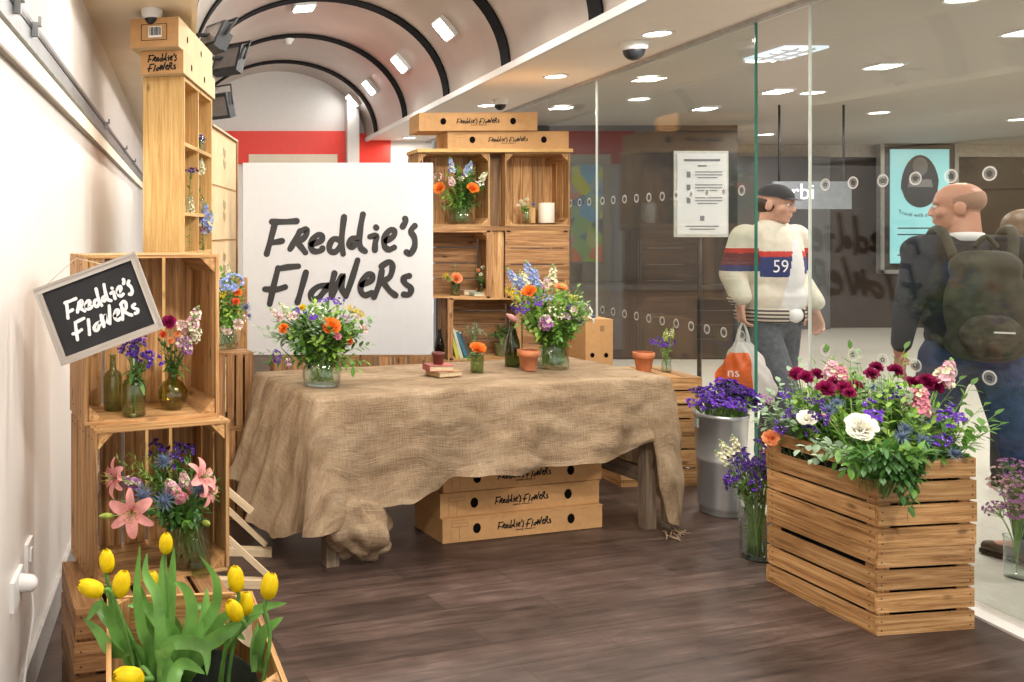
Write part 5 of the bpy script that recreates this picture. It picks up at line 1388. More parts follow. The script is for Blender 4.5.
j = V(((454-CX)*YB2/F, YB2-.03, zz))
vessel('bud_vase', 'green glass jar with a peach rose in the middle back crate', 'vase', j, [(.034, 0), (.036, .005), (.036, .085), (.034, .10)], SAGEGLASS)
wj = 'in the green jar in the middle back crate'
flower('rose', 'peach', j+V((0, 0, .01)), j+V((0, 0, .10)), at(456.5, 278, YB2-.06), wj, .75, face=(0, -1, .3), fw=.7)
flower('yarrow', 'yellow', j+V((0, 0, .01)), j+V((0, 0, .10)), at(445, 276, YB2-.05), wj, 1.0)
flower('yarrow', 'bud', j+V((0, 0, .01)), j+V((0, 0, .10)), at(449, 279, YB2-.07), wj, .8)
for (x, y) in ((450, 268), (455, 266), (460, 271)): sprig('olive_sprig', j+V((0, 0, .02)), j+V((0, 0, .10)), at(x, y, YB2-.02), wj, 8, .035, .014, LEAF_D)
j = V(((481.5-CX)*YB2/F, YB2, zz))
vessel('bud_vase', 'dark glass jar of small pale flowers in the middle back crate', 'vase', j, [(.030, 0), (.033, .005), (.033, .085), (.030, .10)], OLIVEGLASS)
wj = 'in the dark jar in the middle back crate'
for (c, x, y) in (('peach', 478, 270), ('cream', 483, 267), ('peach', 486, 272), ('cream', 481, 274)): flower('carnation', c, j+V((0, 0, .01)), j+V((0, 0, .10)), at(x, y, YB2-.02), wj, .6, face=(0, -1, .3))
for (x, y) in ((476, 274), (486, 277), (480, 279), (474, 269)): sprig('olive_sprig', j+V((0, 0, .02)), j+V((0, 0, .09)), at(x, y, YB2), wj, 9, .035, .016, LEAF_D)
book('pale green book lying flat in the middle back crate', T(((483-CX)*(YS+.06)/F, YS+.07, zz)) @ RZ(.05), .17, .10, .022, mat('pale_green_cover', (.42, .52, .44), .6), PAPER)
book('thin cream book under the dark jar side of the middle back crate', T(((470-CX)*(YS+.18)/F, YS+.20, zz)) @ RZ(-.1), .10, .10, .03, mat('cream_cover', (.6, .5, .36), .6), PAPER)
zz = Z1+.0135
for k, (px, c, tilt, lab) in enumerate(((455, (.42, .42, .05), -14, 'yellow-green book leaning in the low back crate, leftmost'), (459, (.46, .46, .36), -17, 'pale spined book leaning in the low back crate, second from the left'), (464, (.03, .14, .20), -20, 'dark teal book leaning in the low back crate, third from the left'), (468, (.06, .05, .05), -22, 'black book leaning in the low back crate, rightmost'))):
    hh = .235-.012*k
    t = thing('book', lab, 'book', ((px-CX)*(YS+.08)/F, YS+.09, zz), 0)
    M = RY(rad(tilt)) @ T((0, 0, hh/2))
    obj('cover', MB().box((0, 0, 0), (.026, .15, hh)), mat('book_cover', c, .5), t, M)
    obj('pages', MB().box((0, .003, .001), (.020, .15, hh-.001)), PAPER, t, M)
def potted(label, pot_label_color, loc, hgt, spr, n, m, w):
    vessel('plant_pot', label, 'pot', loc, [(.04, 0), (.042, .004), (.050, .09), (.052, .092)], pot_label_color, wall=.004)
    for k in range(n):
        a = RN.uniform(0, 6.28); e = RN.uniform(.3, 1.0)
        H = loc+V((spr*cos(a)*e, spr*.7*sin(a)*e, hgt*(1.1-.5*e)))
        sprig('fern_sprig' if m is LEAF_E else 'olive_sprig', loc+V((0, 0, .06)), loc+V((.02*cos(a), .02*sin(a), .09+hgt*.5)), H, w, 14, .04 if m is LEAF_E else .03, .008 if m is LEAF_E else .015, m, .3)
potted('small green pot of spidery pale plant in the low back crate', SAGEGLASS, V(((474-CX)*(YS+.12)/F, YS+.13, zz)), .26, .12, 9, LEAF_E, 'in the pale spidery plant in the low back crate')
potted('small olive pot of bushy green plant in the low back crate', mat('olive_pot', (.14, .15, .07), .6), V(((502-CX)*(YS+.12)/F, YS+.13, zz)), .24, .10, 14, LEAF_D, 'in the bushy green plant in the low back crate')
vessel('glass_bottle', 'dark brown bottle standing between the white sign and the book crate', 'bottle', V(((440-CX)*(YS+.03)/F, YS+.05, Z1+.001)), [(r*.95, z*.93) for r, z in P_BOTTLE], DARKGLASS)

# ---- tulips in the black bucket
t = vessel('black_bucket', 'black plastic bucket of yellow tulips inside the foreground crate', 'bucket', V((.012, 2.11, .02)), [(.135, 0), (.140, .006), (.163, .375), (.170, .378), (.170, .390)], BLACK, wall=.004, n=48)
RN.seed(90)
TB = V((.012, 2.11, 0))
def strap(pts, W, twist=0.):
    mb = MB(); pts = catmull([tuple(p) for p in pts], 5); pts = [V(p) for p in pts]; n = len(pts)-1; vs = []
    for i, p in enumerate(pts):
        t = i/n; tan = (pts[min(i+1, n)]-pts[max(i-1, 0)]).normalized()
        s = tan.cross(V((.25*sin(twist), -1, .35))); s = s.normalized() if s.length > 1e-3 else V((1, 0, 0))
        s = Matrix.Rotation(twist*(.4+.6*t), 3, tan) @ s
        nr = s.cross(tan); w = W*.5*(min(1, .55+2.2*t) if t < .3 else 1)*max(.03, (1-max(0, (t-.45)/.55)**2))**.9
        for u in (-1, -.5, 0, .5, 1): vs.append(p+s*(w*u)+nr*(.35*w*(1-u*u)*-1))
    fs = [(5*i+j, 5*i+j+1, 5*i+j+6, 5*i+j+5) for i in range(n) for j in range(4)]
    mb.add(vs, fs, 0, True); return mb
TW_ = 'in the black bucket in the foreground crate'
TUL_ = [(107, 563, 2.10, 1.0, (-.05, 0, 1), (.0, 0)), (93, 589, 2.02, 1.1, (-.9, -.1, .35), (0, 0)), (121, 586, 2.04, 1.12, (.25, 0, .9), (0, 0)), (166, 545, 2.20, .95, (.05, -.1, 1), (0, 0)), (153, 583, 2.30, .95, (-.1, 0, 1), (0, 0)),
        (236, 581, 2.12, 1.12, (-.1, 0, 1), (0, 0)), (235, 612, 2.05, 1.05, (-.35, -.25, .7), (0, 0)), (246, 605, 2.14, 1.0, (.0, 0, 1), (0, 0)), (269, 588, 2.06, 1.1, (.2, 0, 1), (0, 0)), (131, 678, 1.80, 1.2, (-.9, -.4, .25), (0, 0))]
for i, (px, py, Y, s, dr, _) in enumerate(TUL_):
    H = at(px, py, Y); d = V(dr).normalized()
    b = TB+V((max(-.11, min(.11, H.x*.45)), RN.uniform(-.05, .06), .12)); 
    c = V((TB.x+max(-.14, min(.17, (H.x-TB.x)*.75)), (H.y+TB.y)/2+.03, .45))
    if px == 269: b = TB+V((.155, -.06, .34)); c = V((.205, 2.06, .52))
    if px == 131: c = V((-.10, 1.95, .50))
    pts = catmull([tuple(b), tuple(c), tuple(H-d*.050), tuple(H-d*.022*s)], 6); pts = [V(p) for p in pts]
    th = thing('tulip', '', 'flower', b)
    obj('stem', MB().tube([p-b for p in pts], .0048, 8), TULIPLEAF, th)
    link('bloom', proto('tulip', 'tulip'), th, T(H-b) @ d.to_track_quat('Z', 'Y').to_matrix().to_4x4() @ RZ(i*1.3) @ Matrix.Scale(s*.70, 4))
    RECS.append((th, 'yellow tulip', TW_, H))
    # leaves that belong to this stem
    LV_ = {0: [[(118, 640), (113, 620), (112, 600), (104, 585)], [(128, 640), (108, 618), (98, 606), (86, 622)]],
           1: [[(140, 655), (120, 640), (108, 615), (100, 598)], [(135, 650), (112, 650), (98, 632), (84, 618)]],
           2: [[(150, 650), (142, 630), (137, 590), (140, 545)], [(160, 650), (158, 600), (146, 575), (147, 553)], [(175, 640), (160, 622), (145, 606), (128, 606)]],
           3: [[(168, 655), (169, 620), (172, 580), (174, 546)], [(172, 650), (166, 615), (162, 590), (162, 556)]],
           4: [[(165, 655), (150, 625), (144, 600), (136, 578)], [(178, 652), (174, 625), (160, 617), (140, 630)]],
           5: [[(190, 645), (214, 610), (216, 580), (200, 556)], [(196, 648), (204, 620), (206, 604), (207, 588)], [(205, 650), (216, 625), (228, 612), (233, 600)]],
           6: [[(185, 645), (192, 612), (186, 590), (174, 582)], [(200, 652), (220, 636), (240, 625), (262, 614)]],
           7: [[(200, 650), (215, 640), (232, 632), (245, 640)], [(192, 650), (190, 625), (195, 608), (210, 605)], [(195, 655), (240, 622), (262, 608), (287, 603)]],
           8: [[(256, 668), (260, 640), (268, 628), (283, 617)], [(254, 672), (254, 650), (256, 636), (258, 622)], [(258, 672), (262, 655), (266, 650), (270, 646)]],
           9: [[(166, 690), (168, 668), (162, 660), (156, 650)], [(172, 690), (176, 672), (186, 664), (205, 674)], [(165, 652), (185, 642), (205, 650), (207, 675)]]}[i]
    for q, P in enumerate(LV_):
        Yl = max(Y, 2.06)+.02+.035*q if i != 9 else Y-.02
        pp = [at(x, y, Yl+.02*(1.5-k)*((-1)**q)) for k, (x, y) in enumerate(P)]
        if P[0][1] < 660 or i < 8: pp = [TB+V((max(-.13, min(.10, (pp[0]-TB).x*.7-.03)), (pp[0]-TB).y*.3+.085, .35))]+pp
        mb = strap(pp, RN.uniform(.027, .040)*(1.0 if i < 8 else .75), RN.uniform(-.7, .7))
        mb.v = [tuple(V(v)-b) for v in mb.v]
        obj('leaf', mb, TULIPLEAF, th)
t = thing('paper_wrap', 'crumpled pale brown paper tucked behind the black tulip bucket', 'paper', (.16, 2.34, .40))
def pw(u, v):
    return (-.10+.13*u*1.0, -.03+.07*v+.01*sin(u*9), .02+.035*sin(u*5+v*3)+.03*v)
obj('sheet', MB().grid(pw, 12, 8), mat('kraft_paper', (.60, .50, .38), .9, bump=.5), t)

# ---- lilac blossom at the glass edge, vase and standing place added
p = V((3.66, 3.74, 0))
vessel('glass_vase', 'slim vase added on the concourse floor to hold lilac blossom beyond the glass', 'vase', p, [(.04, 0), (.044, .004), (.045, .17), (.047, .18)], GLASS)
RN.seed(99)
for k in range(34):
    a = RN.uniform(0, 6.28); r = RN.random()
    H = p+V((.11*r*cos(a)+.0, .09*r*sin(a), .42+RN.uniform(-.16, .10)))
    flower('waxflower', 'lilac' if k % 2 else 'palepink', p+V((0, 0, .02)), p+V((0, 0, .2)), H, 'in the added slim vase beyond the glass', 1.0, leaves=0, sr=.0014)
# ------------------------------------------------------------------ people
def remesh(mb, vox, smooth=5, fac=.5):
    me = mb.mesh('tmp', [SKIN]); o = bpy.data.objects.new('tmp', me); col.objects.link(o)
    r = o.modifiers.new('r', 'REMESH'); r.mode = 'VOXEL'; r.voxel_size = vox
    s = o.modifiers.new('s', 'SMOOTH'); s.factor = fac; s.iterations = smooth
    bpy.context.view_layer.update()
    out = bpy.data.meshes.new_from_object(o.evaluated_get(bpy.context.evaluated_depsgraph_get()))
    bpy.data.objects.remove(o); bpy.data.meshes.remove(me)
    out.polygons.foreach_set('use_smooth', [True]*len(out.polygons)); out.materials.clear()
    return out
def hand(mb, wrist, d, palm_n, curl=.5, side=1, k=1.0):
    d = V(d).normalized(); n = V(palm_n); n = (n-d*n.dot(d)).normalized(); s = d.cross(n)*side
    pc_ = V(wrist)+d*.05*k
    for u in (-.026, -.009, .009, .026): mb.cap(V(wrist)+s*u*.6*k, V(wrist)+d*.085*k+s*u*k, .014*k, .0115*k)
    for i, (u, L) in enumerate(((-.029, .070), (-.010, .080), (.010, .076), (.028, .060))):
        p = V(wrist)+d*.088*k+s*u*k; dd = d
        for j in range(3):
            a = curl*(.7+.35*j); dd = (dd*cos(a)+n*sin(a)).normalized(); q = p+dd*(L*k*(.45, .32, .23)[j])
            mb.cap(p, q, (.0092-.0008*j)*k, (.0086-.0008*j)*k); p = q
    p = V(wrist)+d*.025*k-s*.030*k; q = p+(d*.6-s*.55+n*.4).normalized()*.042*k; r = q+(d*.8+n*.6-s*.05).normalized()*.032*k
    mb.cap(p, q, .013*k, .010*k); mb.cap(q, r, .0098*k, .0085*k)
def head_blobs(mb, M, k=1.0, smile=0):
    def E(c, r, rot=None): 
        o = MB().ell(V(c)*k, V(r)*k, 0, 18, 12, rot); mb.merge(o, M)
    def C(p, q, a, b): 
        o = MB().cap(V(p)*k, V(q)*k, a*k, b*k); mb.merge(o, M)
    E((0, -.012, .035), (.077, .100, .088)); E((0, .03, -.03), (.064, .066, .092)); E((0, .045, -.085), (.045, .042, .034)); E((0, .070, -.098), (.024, .020, .018))
    C((0, .090, .012), (0, .104, -.024), .009, .013); E((.012, .100, -.030), (.009, .012, .008)); E((-.012, .100, -.030), (.009, .012, .008))
    C((-.045, .078, .030), (.045, .078, .030), .013, .013)
    E((0, .090, -.060), (.024, .010, .0060)); E((0, .089, -.070), (.021, .010, .0060))
    for s in (-1, 1):
        E((s*.080, -.012, -.012), (.010, .024, .034)); E((s*.046, .062, -.025), (.026, .026, .026)); C((s*.05, .0, -.07), (s*.02, .06, -.10), .02, .016)
def eyes(root, M, k=1.0, iris=(.08, .05, .03)):
    me = MB()
    for s in (-1, 1):
        o = MB().ell(V((s*.031, .079, .008))*k, V((.0135, .0125, .0105))*k, 0, 12, 8).ell(V((s*.031, .0895, .008))*k, V((.006, .003, .006))*k, 1, 10, 6)
        e = MB().merge(o, M); obj('eye', e, [mat('eye_white', (.75, .72, .68), .3), mat('iris', iris, .2)], root)
def shell(name, parts, vox, m, root, smooth=5, mats=None, pick=None):
    mb = MB()
    for p in parts: 
        if p[0] == 'c': mb.cap(p[1], p[2], p[3], p[4])
        else: mb.ell(p[1], p[2], 0, 18, 12, p[3] if len(p) > 3 else None)
    me = remesh(mb, vox, smooth)
    for x in (mats or [m]): me.materials.append(x)
    if pick: me.polygons.foreach_set('material_index', [pick(p.center) for p in me.polygons])
    o = link(name, me, root); return o
def person(label, loc, rz, J, hM, k=1.0, skin=SKIN, hands=True, iris=(.08, .05, .03), hand_args=None):
    """J: joint dict in the person's own frame (x right, y forward, z up)"""
    root = thing('person', label, 'person', loc, rz)
    mb = MB(); v = {a: V(b) for a, b in J.items()}
    mb.ell(v['chest'], (.155, .10, .19), 0, 18, 12); mb.ell(v['belly'], (.145, .105, .16), 0, 18, 12); mb.ell(v['pelvis'], (.16, .115, .13), 0, 18, 12)
    mb.cap(v['shL'], v['shR'], .065, .065); mb.cap(v['neck'], v['head']+hM.to_3x3() @ V((0, -.025, -.03)), .062, .055)
    for s in 'LR':
        mb.cap(v['sh'+s], v['el'+s], .055, .042); mb.cap(v['el'+s], v['wr'+s], .041, .028)
        mb.cap(v['hip'+s], v['kn'+s], .085, .058); mb.cap(v['kn'+s], v['an'+s], .057, .038)
        f = (v['toe'+s]-v['an'+s]); mb.cap(v['an'+s], v['toe'+s], .038, .03)
        if hand_args: hand(mb, v['wr'+s], *hand_args[s])
    head_blobs(mb, T(v['head']) @ hM, k)
    me = remesh(mb, .0062, 4); me.materials.append(skin)
    link('body', me, root)
    eyes(root, T(v['head']) @ hM, k, iris)
    return root, v
def shoe(root, an, toe, m, sole):
    an, toe = V(an), V(toe); d = (toe-an); d.z = 0; d.normalize()
    mb = MB(); b = V((an.x, an.y, .045))
    mb.cap(b-d*.05, b+d*.06, .042, .044); mb.cap(b+d*.06, b+d*.165+V((0, 0, -.012)), .044, .032); mb.cap(b-d*.03, V((an.x, an.y, .11)), .042, .04)
    for i, v_ in enumerate(mb.v): mb.v[i] = (v_[0], v_[1], max(v_[2], .014))
    me = remesh(mb, .008, 3); me.materials.append(m); o = link('shoe', me, root)
    sb = MB().cap(b-d*.05+V((0, 0, -.036)), b+d*.165+V((0, 0, -.034)), .042, .036)
    sb.v = [(x, y, .001 if z < b.z-.036 else .018) for x, y, z in sb.v]
    obj('sole', sb, sole, o)

DENIM = mat('blue_denim', (.030, .055, .13), .85, var=.35, scale=35)
GREYJ = mat('grey_jeans', (.085, .095, .11), .85, var=.25, scale=35)
NAVY = mat('navy_knit', (.014, .017, .028), .9, var=.25, scale=120, bump=.3)
# --- man with backpack, seen from behind, head turned left
L2 = V((3.68, 3.98, 0)); rz2 = rad(-27)
J = dict(pelvis=(0, 0, .97), belly=(0, .01, 1.10), chest=(0, .02, 1.30), neck=(-.01, .03, 1.475), head=(-.03, .075, 1.638),
    shL=(-.175, .02, 1.425), shR=(.175, .02, 1.425), elL=(-.235, .0, 1.155), elR=(.24, -.02, 1.155), wrL=(-.235, .11, .93), wrR=(.26, .10, .93),
    hipL=(-.09, 0, .93), hipR=(.09, 0, .93), knL=(-.10, .20, .52), knR=(.15, -.10, .50), anL=(-.16, .22, .09), anR=(.215, -.02, .085), toeL=(-.22, .36, .04), toeR=(.10, .08, .035))
hM = RZ(rad(74)) @ RX(rad(-4))
ha = dict(L=((0, .12, -1), (.9, .3, 0), .45, -1), R=((0, .12, -1), (-.9, .3, 0), .45, 1))
root, v = person('bald man in navy jumper and white collar walking past outside, seen from behind', L2, rz2, J, hM, .95, mat('ruddy_skin', (.60, .28, .20), .45, var=.08, scale=14), hand_args=ha)
shell('jumper', [('e', v['chest'], (.185, .130, .21)), ('e', v['belly'], (.170, .130, .17)), ('e', v['pelvis']+V((0, 0, .06)), (.175, .13, .10)), ('c', v['shL'], v['shR'], .085, .085), ('c', v['chest']+V((0, .0, .1)), v['neck']+V((0, 0, -.015)), .11, .075),
    ('c', v['shL'], v['elL'], .072, .056), ('c', v['elL'], v['wrL']+V((0, -.02, .04)), .056, .043), ('c', v['shR'], v['elR'], .072, .056), ('c', v['elR'], v['wrR']+V((0, -.02, .04)), .060, .046)], .011, NAVY, root, 5)
mb = MB(); nn = v['neck']+V((-.004, .006, .0)); n = 28
vs = []
for (r, z) in ((.074, -.012), (.082, -.005), (.072, .034), (.066, .034)):
    for j in range(n): a = 2*pi*j/n; vs.append(nn+V((r*cos(a), r*1.05*sin(a), z+.012*sin(a)*-1)))
mb.add(vs, [(i*n+j, i*n+(j+1) % n, (i+1)*n+(j+1) % n, (i+1)*n+j) for i in range(3) for j in range(n)], 0, True)
obj('shirt_collar', mb, mat('white_shirt', (.80, .78, .80), .8, var=.03), root)
shell('jeans', [('e', v['pelvis'], (.175, .13, .13)), ('c', v['hipL'], v['knL'], .105, .078), ('c', v['knL'], v['anL'], .077, .062), ('c', v['hipR'], v['knR'], .105, .078), ('c', v['knR'], v['anR'], .077, .064)], .011, DENIM, root, 5)
for s in 'LR': shoe(root, J['an'+s], J['toe'+s], mat('brown_shoe', (.075, .042, .025), .45), INK)
mb = MB(); hc = v['head']; Mh = T(hc) @ hM       # short grey hair at the back and sides
o = MB(); vs = []; nu, nv = 20, 7
for b in range(nv+1):
    for a in range(nu+1):
        az = rad(-104)+rad(208)*a/nu; el = rad(-34)+rad(58)*b/nv*(1-.35*abs(2*a/nu-1)**3)
        vs.append((.0785*.95*1.0*cos(el)*sin(az), -.012*.95-.102*.95*1.0*cos(el)*cos(az), .035*.95+.089*.95*sin(el)))
o.add(vs, [(b*(nu+1)+a, b*(nu+1)+a+1, (b+1)*(nu+1)+a+1, (b+1)*(nu+1)+a) for b in range(nv) for a in range(nu)], 0, True)
obj('cropped_hair', MB().merge(o, Mh), mat('grey_stubble', (.40, .22, .16), .8, var=.2, scale=300), root)
# backpack on his back
bp = thing('backpack', 'dark backpack with patterned pocket worn by the bald man outside', 'backpack', L2, rz2)
BPM = mat('backpack_cloth', (.034, .034, .026), .75, var=.6, scale=16)
mbp = [('e', v['chest']+V((0, -.20, -.12)), (.15, .085, .25)), ('c', v['chest']+V((-.06, -.19, -.28)), v['chest']+V((.06, -.19, -.28)), .085, .085), ('c', v['chest']+V((-.05, -.19, .06)), v['chest']+V((.05, -.19, .06)), .08, .08)]
shell('pack', mbp, .012, BPM, bp, 6)
shell('pocket', [('e', v['chest']+V((0, -.265, -.24)), (.115, .045, .105))], .010, mat('pocket_cloth', (.055, .045, .035), .8, var=.7, scale=22), bp, 4)
for s in (-1, 1):
    obj('strap', MB().tube(catmull([tuple(v['chest']+V((s*.10, -.17, .10))), tuple(v['chest']+V((s*.125, -.09, .225))), tuple(v['chest']+V((s*.125, .06, .205))), tuple(v['chest']+V((s*.135, .145, .05))), tuple(v['chest']+V((s*.15, .05, -.2))), tuple(v['chest']+V((s*.13, -.15, -.3)))]), .020, 8), BPM, bp)
obj('zip_pull', MB().box(v['chest']+V((.03, -.312, -.22)), (.07, .006, .007)), PAINT, bp)
obj('top_handle', MB().tube(catmull([tuple(v['chest']+V((-.04, -.2, .15))), tuple(v['chest']+V((0, -.2, .20))), tuple(v['chest']+V((.04, -.2, .15)))]), .010, 6), BPM, bp)

# --- young man in the cream varsity jacket
L1 = V((3.545, 5.15, 0)); rz1 = rad(180+14)
JK = mat('cream_jacket', (.66, .62, .52), .7, var=.08, scale=20, bump=.3); JN = mat('navy_panel', (.03, .045, .16), .7); JR = mat('red_stripe', (.50, .04, .03), .7); JM = mat('maroon_panel', (.13, .03, .04), .7); JT = mat('tee_white', (.68, .70, .70), .8, var=.05, bump=.2)
J = dict(pelvis=(0, 0, 1.0), belly=(0, .01, 1.14), chest=(0, .01, 1.36), neck=(0, .0, 1.53), head=(.0, .04, 1.685),
    shL=(-.185, 0, 1.485), shR=(.185, 0, 1.485), elL=(-.235, -.03, 1.24), elR=(.27, -.01, 1.27), wrL=(-.215, .10, 1.05), wrR=(.285, .06, 1.09),
    hipL=(-.09, 0, .96), hipR=(.09, 0, .96), knL=(-.155, -.07, .53), knR=(.06, .17, .53), anL=(-.215, -.22, .12), anR=(.05, .10, .09), toeL=(-.225, -.07, .05), toeR=(.06, .25, .04))
hM = RZ(rad(22)) @ RX(rad(-8))
ha = dict(L=((0, .3, -1), (.9, .3, 0), .5, -1), R=((0, .05, -1), (-.9, .3, 0), .95, 1))
root, v = person('young man in cream jacket with navy and red panels walking outside', L1, rz1, J, hM, .92, mat('fair_skin', (.60, .34, .25), .5, var=.06, scale=14), hand_args=ha)
tors = [('e', v['chest']+V((0, 0, -.05)), (.205, .150, .30)), ('c', v['belly']+V((-.075, .0, .0)), v['belly']+V((.075, 0, .0)), .135, .135), ('c', v['belly']+V((-.07, .0, -.05)), v['belly']+V((.07, 0, -.05)), .125, .125), ('c', v['shL'], v['shR'], .078, .078)]
arms = [('c', v['shL'], v['elL'], .086, .072), ('c', v['elL'], v['wrL']+V((0, 0, .05)), .070, .058), ('c', v['shR'], v['elR'], .086, .074), ('c', v['elR'], v['wrR']+V((0, 0, .05)), .072, .060)]
def pk(c):
    ax = abs(c.x); z = c.z
    if c.y > .05 and abs(c.x+.035) < .028+.085*max(0, 1.475-z)/.45 and z < 1.475: return 4                        # open front: tee
    if ax > .17 and z > 1.20:
        if 1.395 < z < 1.425: return 2
        if 1.325 < z <= 1.395: return 3
        if 1.285 < z <= 1.325: return 1
    elif c.y > 0:
        if 1.375 < z < 1.405: return 2
        if 1.255 < z <= 1.375 and c.x > .0: return 1
        if 1.27 < z <= 1.375 and c.x < -.085: return 1
    return 0
jk = shell('jacket', tors+arms, .0085, JK, root, 16, [JK, JN, JR, JM, JT], pk)
def onfront(mb): return mb
mb = MB().merge(text_mb('59', .105), T((0, 0, 0)) @ RZ(pi))
obj('number', mb, PLASTIC_W, jk, T((.105, .162, 1.316)) @ RZ(rad(-8)))
mb = MB(); n = 26; vs = []
for (r, z) in ((.082, -.03), (.090, -.015), (.078, .025), (.070, .022)):
    for j in range(n): a = 2*pi*j/n; vs.append(v['neck']+V((r*cos(a), r*sin(a)+.005, z-.015*sin(a))))
mb.add(vs, [(i*n+j, i*n+(j+1) % n, (i+1)*n+(j+1) % n, (i+1)*n+j) for i in range(3) for j in range(n)], 0, True)
obj('ribbed_collar', mb, stripes('collar_rib', (.08, .09, .10), (.45, .44, .38), 30, 'Z', .8), jk)
mb = MB(); n = 40; vs = []
for (r, z) in ((.19, -.03), (.212, -.01), (.214, .04), (.200, .06)):
    for j in range(n): a = 2*pi*j/n; vs.append((r*1.0*cos(a), r*.74*sin(a), 1.01+z))
mb.add(vs, [(i*n+j, i*n+(j+1) % n, (i+1)*n+(j+1) % n, (i+1)*n+j) for i in range(3) for j in range(n) if not (cos(2*pi*(j+.5)/n) < .12 and cos(2*pi*(j+.5)/n) > -.45 and sin(2*pi*j/n) > 0)], 0, True)
obj('hem_band', mb, stripes('hem_rib', (.05, .04, .04), (.55, .50, .42), 14, 'Z', .8), jk)
for s in 'LR':
    w_ = v['wr'+s]; e_ = v['el'+s]; d = (w_-e_).normalized()
    obj('cuff', MB().tube([w_-d*.055, w_-d*.03, w_-d*.005], [.060, .056, .046], 18), stripes('cuff_rib', (.10, .09, .09), (.6, .57, .5), 18, 'Z', .8), jk)
shell('jeans', [('e', v['pelvis'], (.17, .13, .14)), ('c', v['hipL'], v['knL'], .102, .078), ('c', v['knL'], v['anL'], .080, .068), ('c', v['hipR'], v['knR'], .102, .078), ('c', v['knR'], v['anR'], .080, .068)], .011, GREYJ, root, 5)
mb = MB().ell(v['belly']+V((-.045, .072, -.115)), (.095, .065, .055), 0, 16, 10)
obj('shirt_tail', mb, JT, root)
for s in 'LR': shoe(root, J['an'+s], J['toe'+s], mat('dark_trainer', (.03, .03, .03), .5), PAINT)
Mh = T(v['head']) @ hM @ Matrix.Scale(.93, 4)
CAPM = mat('dark_cap', (.03, .03, .035), .8)
o = MB(); nu, nv = 24, 8; vs = []
for b in range(nv+1):
    for a in range(nu):
        az = 2*pi*a/nu; el = rad(4)+rad(86)*b/nv; vs.append((.086*cos(el)*cos(az), -.012+.108*cos(el)*sin(az), .045+.088*sin(el)))
o.add(vs, [(b*nu+a, b*nu+(a+1) % nu, (b+1)*nu+(a+1) % nu, (b+1)*nu+a) for b in range(nv) for a in range(nu)], 0, True)
cp = obj('cap', MB().merge(o, Mh), CAPM, root)
o = MB(); vs = []
for b in range(2):
    for a in range(13):
        az = rad(20+140*a/12); vs.append(((.086+.0*b)*cos(az)*(1-.15*b), -.012+.106*sin(az)+.055*b*sin(az)**.5, .052-.012*b))
o.add(vs, [(a, a+1, 14+a, 13+a) for a in range(12)], 0, True)
obj('cap_peak', MB().merge(o, Mh), CAPM, cp)
o = MB().ell((0, -.035, .0), (.080, .085, .075), 0, 16, 10); obj('hair', MB().merge(o, Mh), mat('dark_hair', (.05, .03, .02), .7, var=.3, scale=80), root)
# carrier bag hanging from his right hand
Rm = RZ(rz1); hp = L1+Rm.to_3x3() @ (v['wrR']+V((.005, .02, -.115)))
bg = thing('carrier_bag', 'white and orange plastic carrier bag held by the young man outside', 'bag', hp, rad(-18))
def bagf(u, w):   # u round, w 0 top .. 1 bottom
    a = 2*pi*u; hw = .025+.125*min(1, w*1.5)**.8*(1-.12*max(0, w-.75)/.25); th = .014+.055*sin(pi*min(1, w*1.02))**.8
    k = .010*sin(a*5+w*9)+.008*sin(a*9-w*14)
    return ((hw+k)*cos(a)+.02*w, (th+k*.6)*sin(a), -.10-.34*w+.012*sin(a*3)*w)
BAGW = mat('white_polythene', (.74, .72, .70), .3, var=.05, trans=.3, scale=8); BAGO = mat('orange_polythene', (.80, .13, .02), .35, var=.12, scale=10, trans=.15)
bb = obj('bag_body', MB().grid(bagf, 36, 18).add([bagf(j/36, 1) for j in range(36)], [tuple(range(36))]), BAGW, bg)
mb = MB()
def pan(u, w):
    a = -(.50+.36*u)*pi*1.0 if False else 2*pi*(.50+.27*u); p = bagf(.50+.27*u, .18+.74*w); return (p[0]*1.03, p[1]*1.03-.004, p[2])
mb.grid(pan, 14, 12)
op = obj('orange_panel', mb, BAGO, bg)
tb = text_mb('ns', .075)
obj('lettering', MB().merge(tb, T((-.068, -.075, -.275))), PLASTIC_W, op)
for s in (-1, 1):
    obj('handle', MB().tube(catmull([(s*.03, 0, -.13), (s*.022, .0, -.05), (s*.006, 0, .004), (s*.004, 0, .012)]), [.013, .013, .012, .011, .010, .008, .007, .006, .006, .006, .006, .006, .006, .006, .006, .006][:16], 8), BAGW, bg)

# --- woman with long brown hair at the right edge
L3 = V((4.98, 5.05, 0))
J = dict(pelvis=(0, 0, .90), belly=(0, .01, 1.02), chest=(0, .01, 1.21), neck=(0, .0, 1.365), head=(0, .04, 1.51),
    shL=(-.165, 0, 1.325), shR=(.165, 0, 1.325), elL=(-.21, -.02, 1.08), elR=(.21, -.02, 1.08), wrL=(-.20, .08, .87), wrR=(.20, .08, .87),
    hipL=(-.085, 0, .87), hipR=(.085, 0, .87), knL=(-.09, .04, .48), knR=(.09, .04, .48), anL=(-.09, -.02, .08), anR=(.09, -.02, .08), toeL=(-.1, .12, .035), toeR=(.1, .12, .035))
hM = Matrix.Identity(4)
ha = dict(L=((0, .1, -1), (.9, .3, 0), .45, -1), R=((0, .1, -1), (-.9, .3, 0), .45, 1))
root, v = person('person with long brown hair and beige top beyond the bald man at the right edge', L3, rad(-60), J, hM, .95, hand_args=ha)
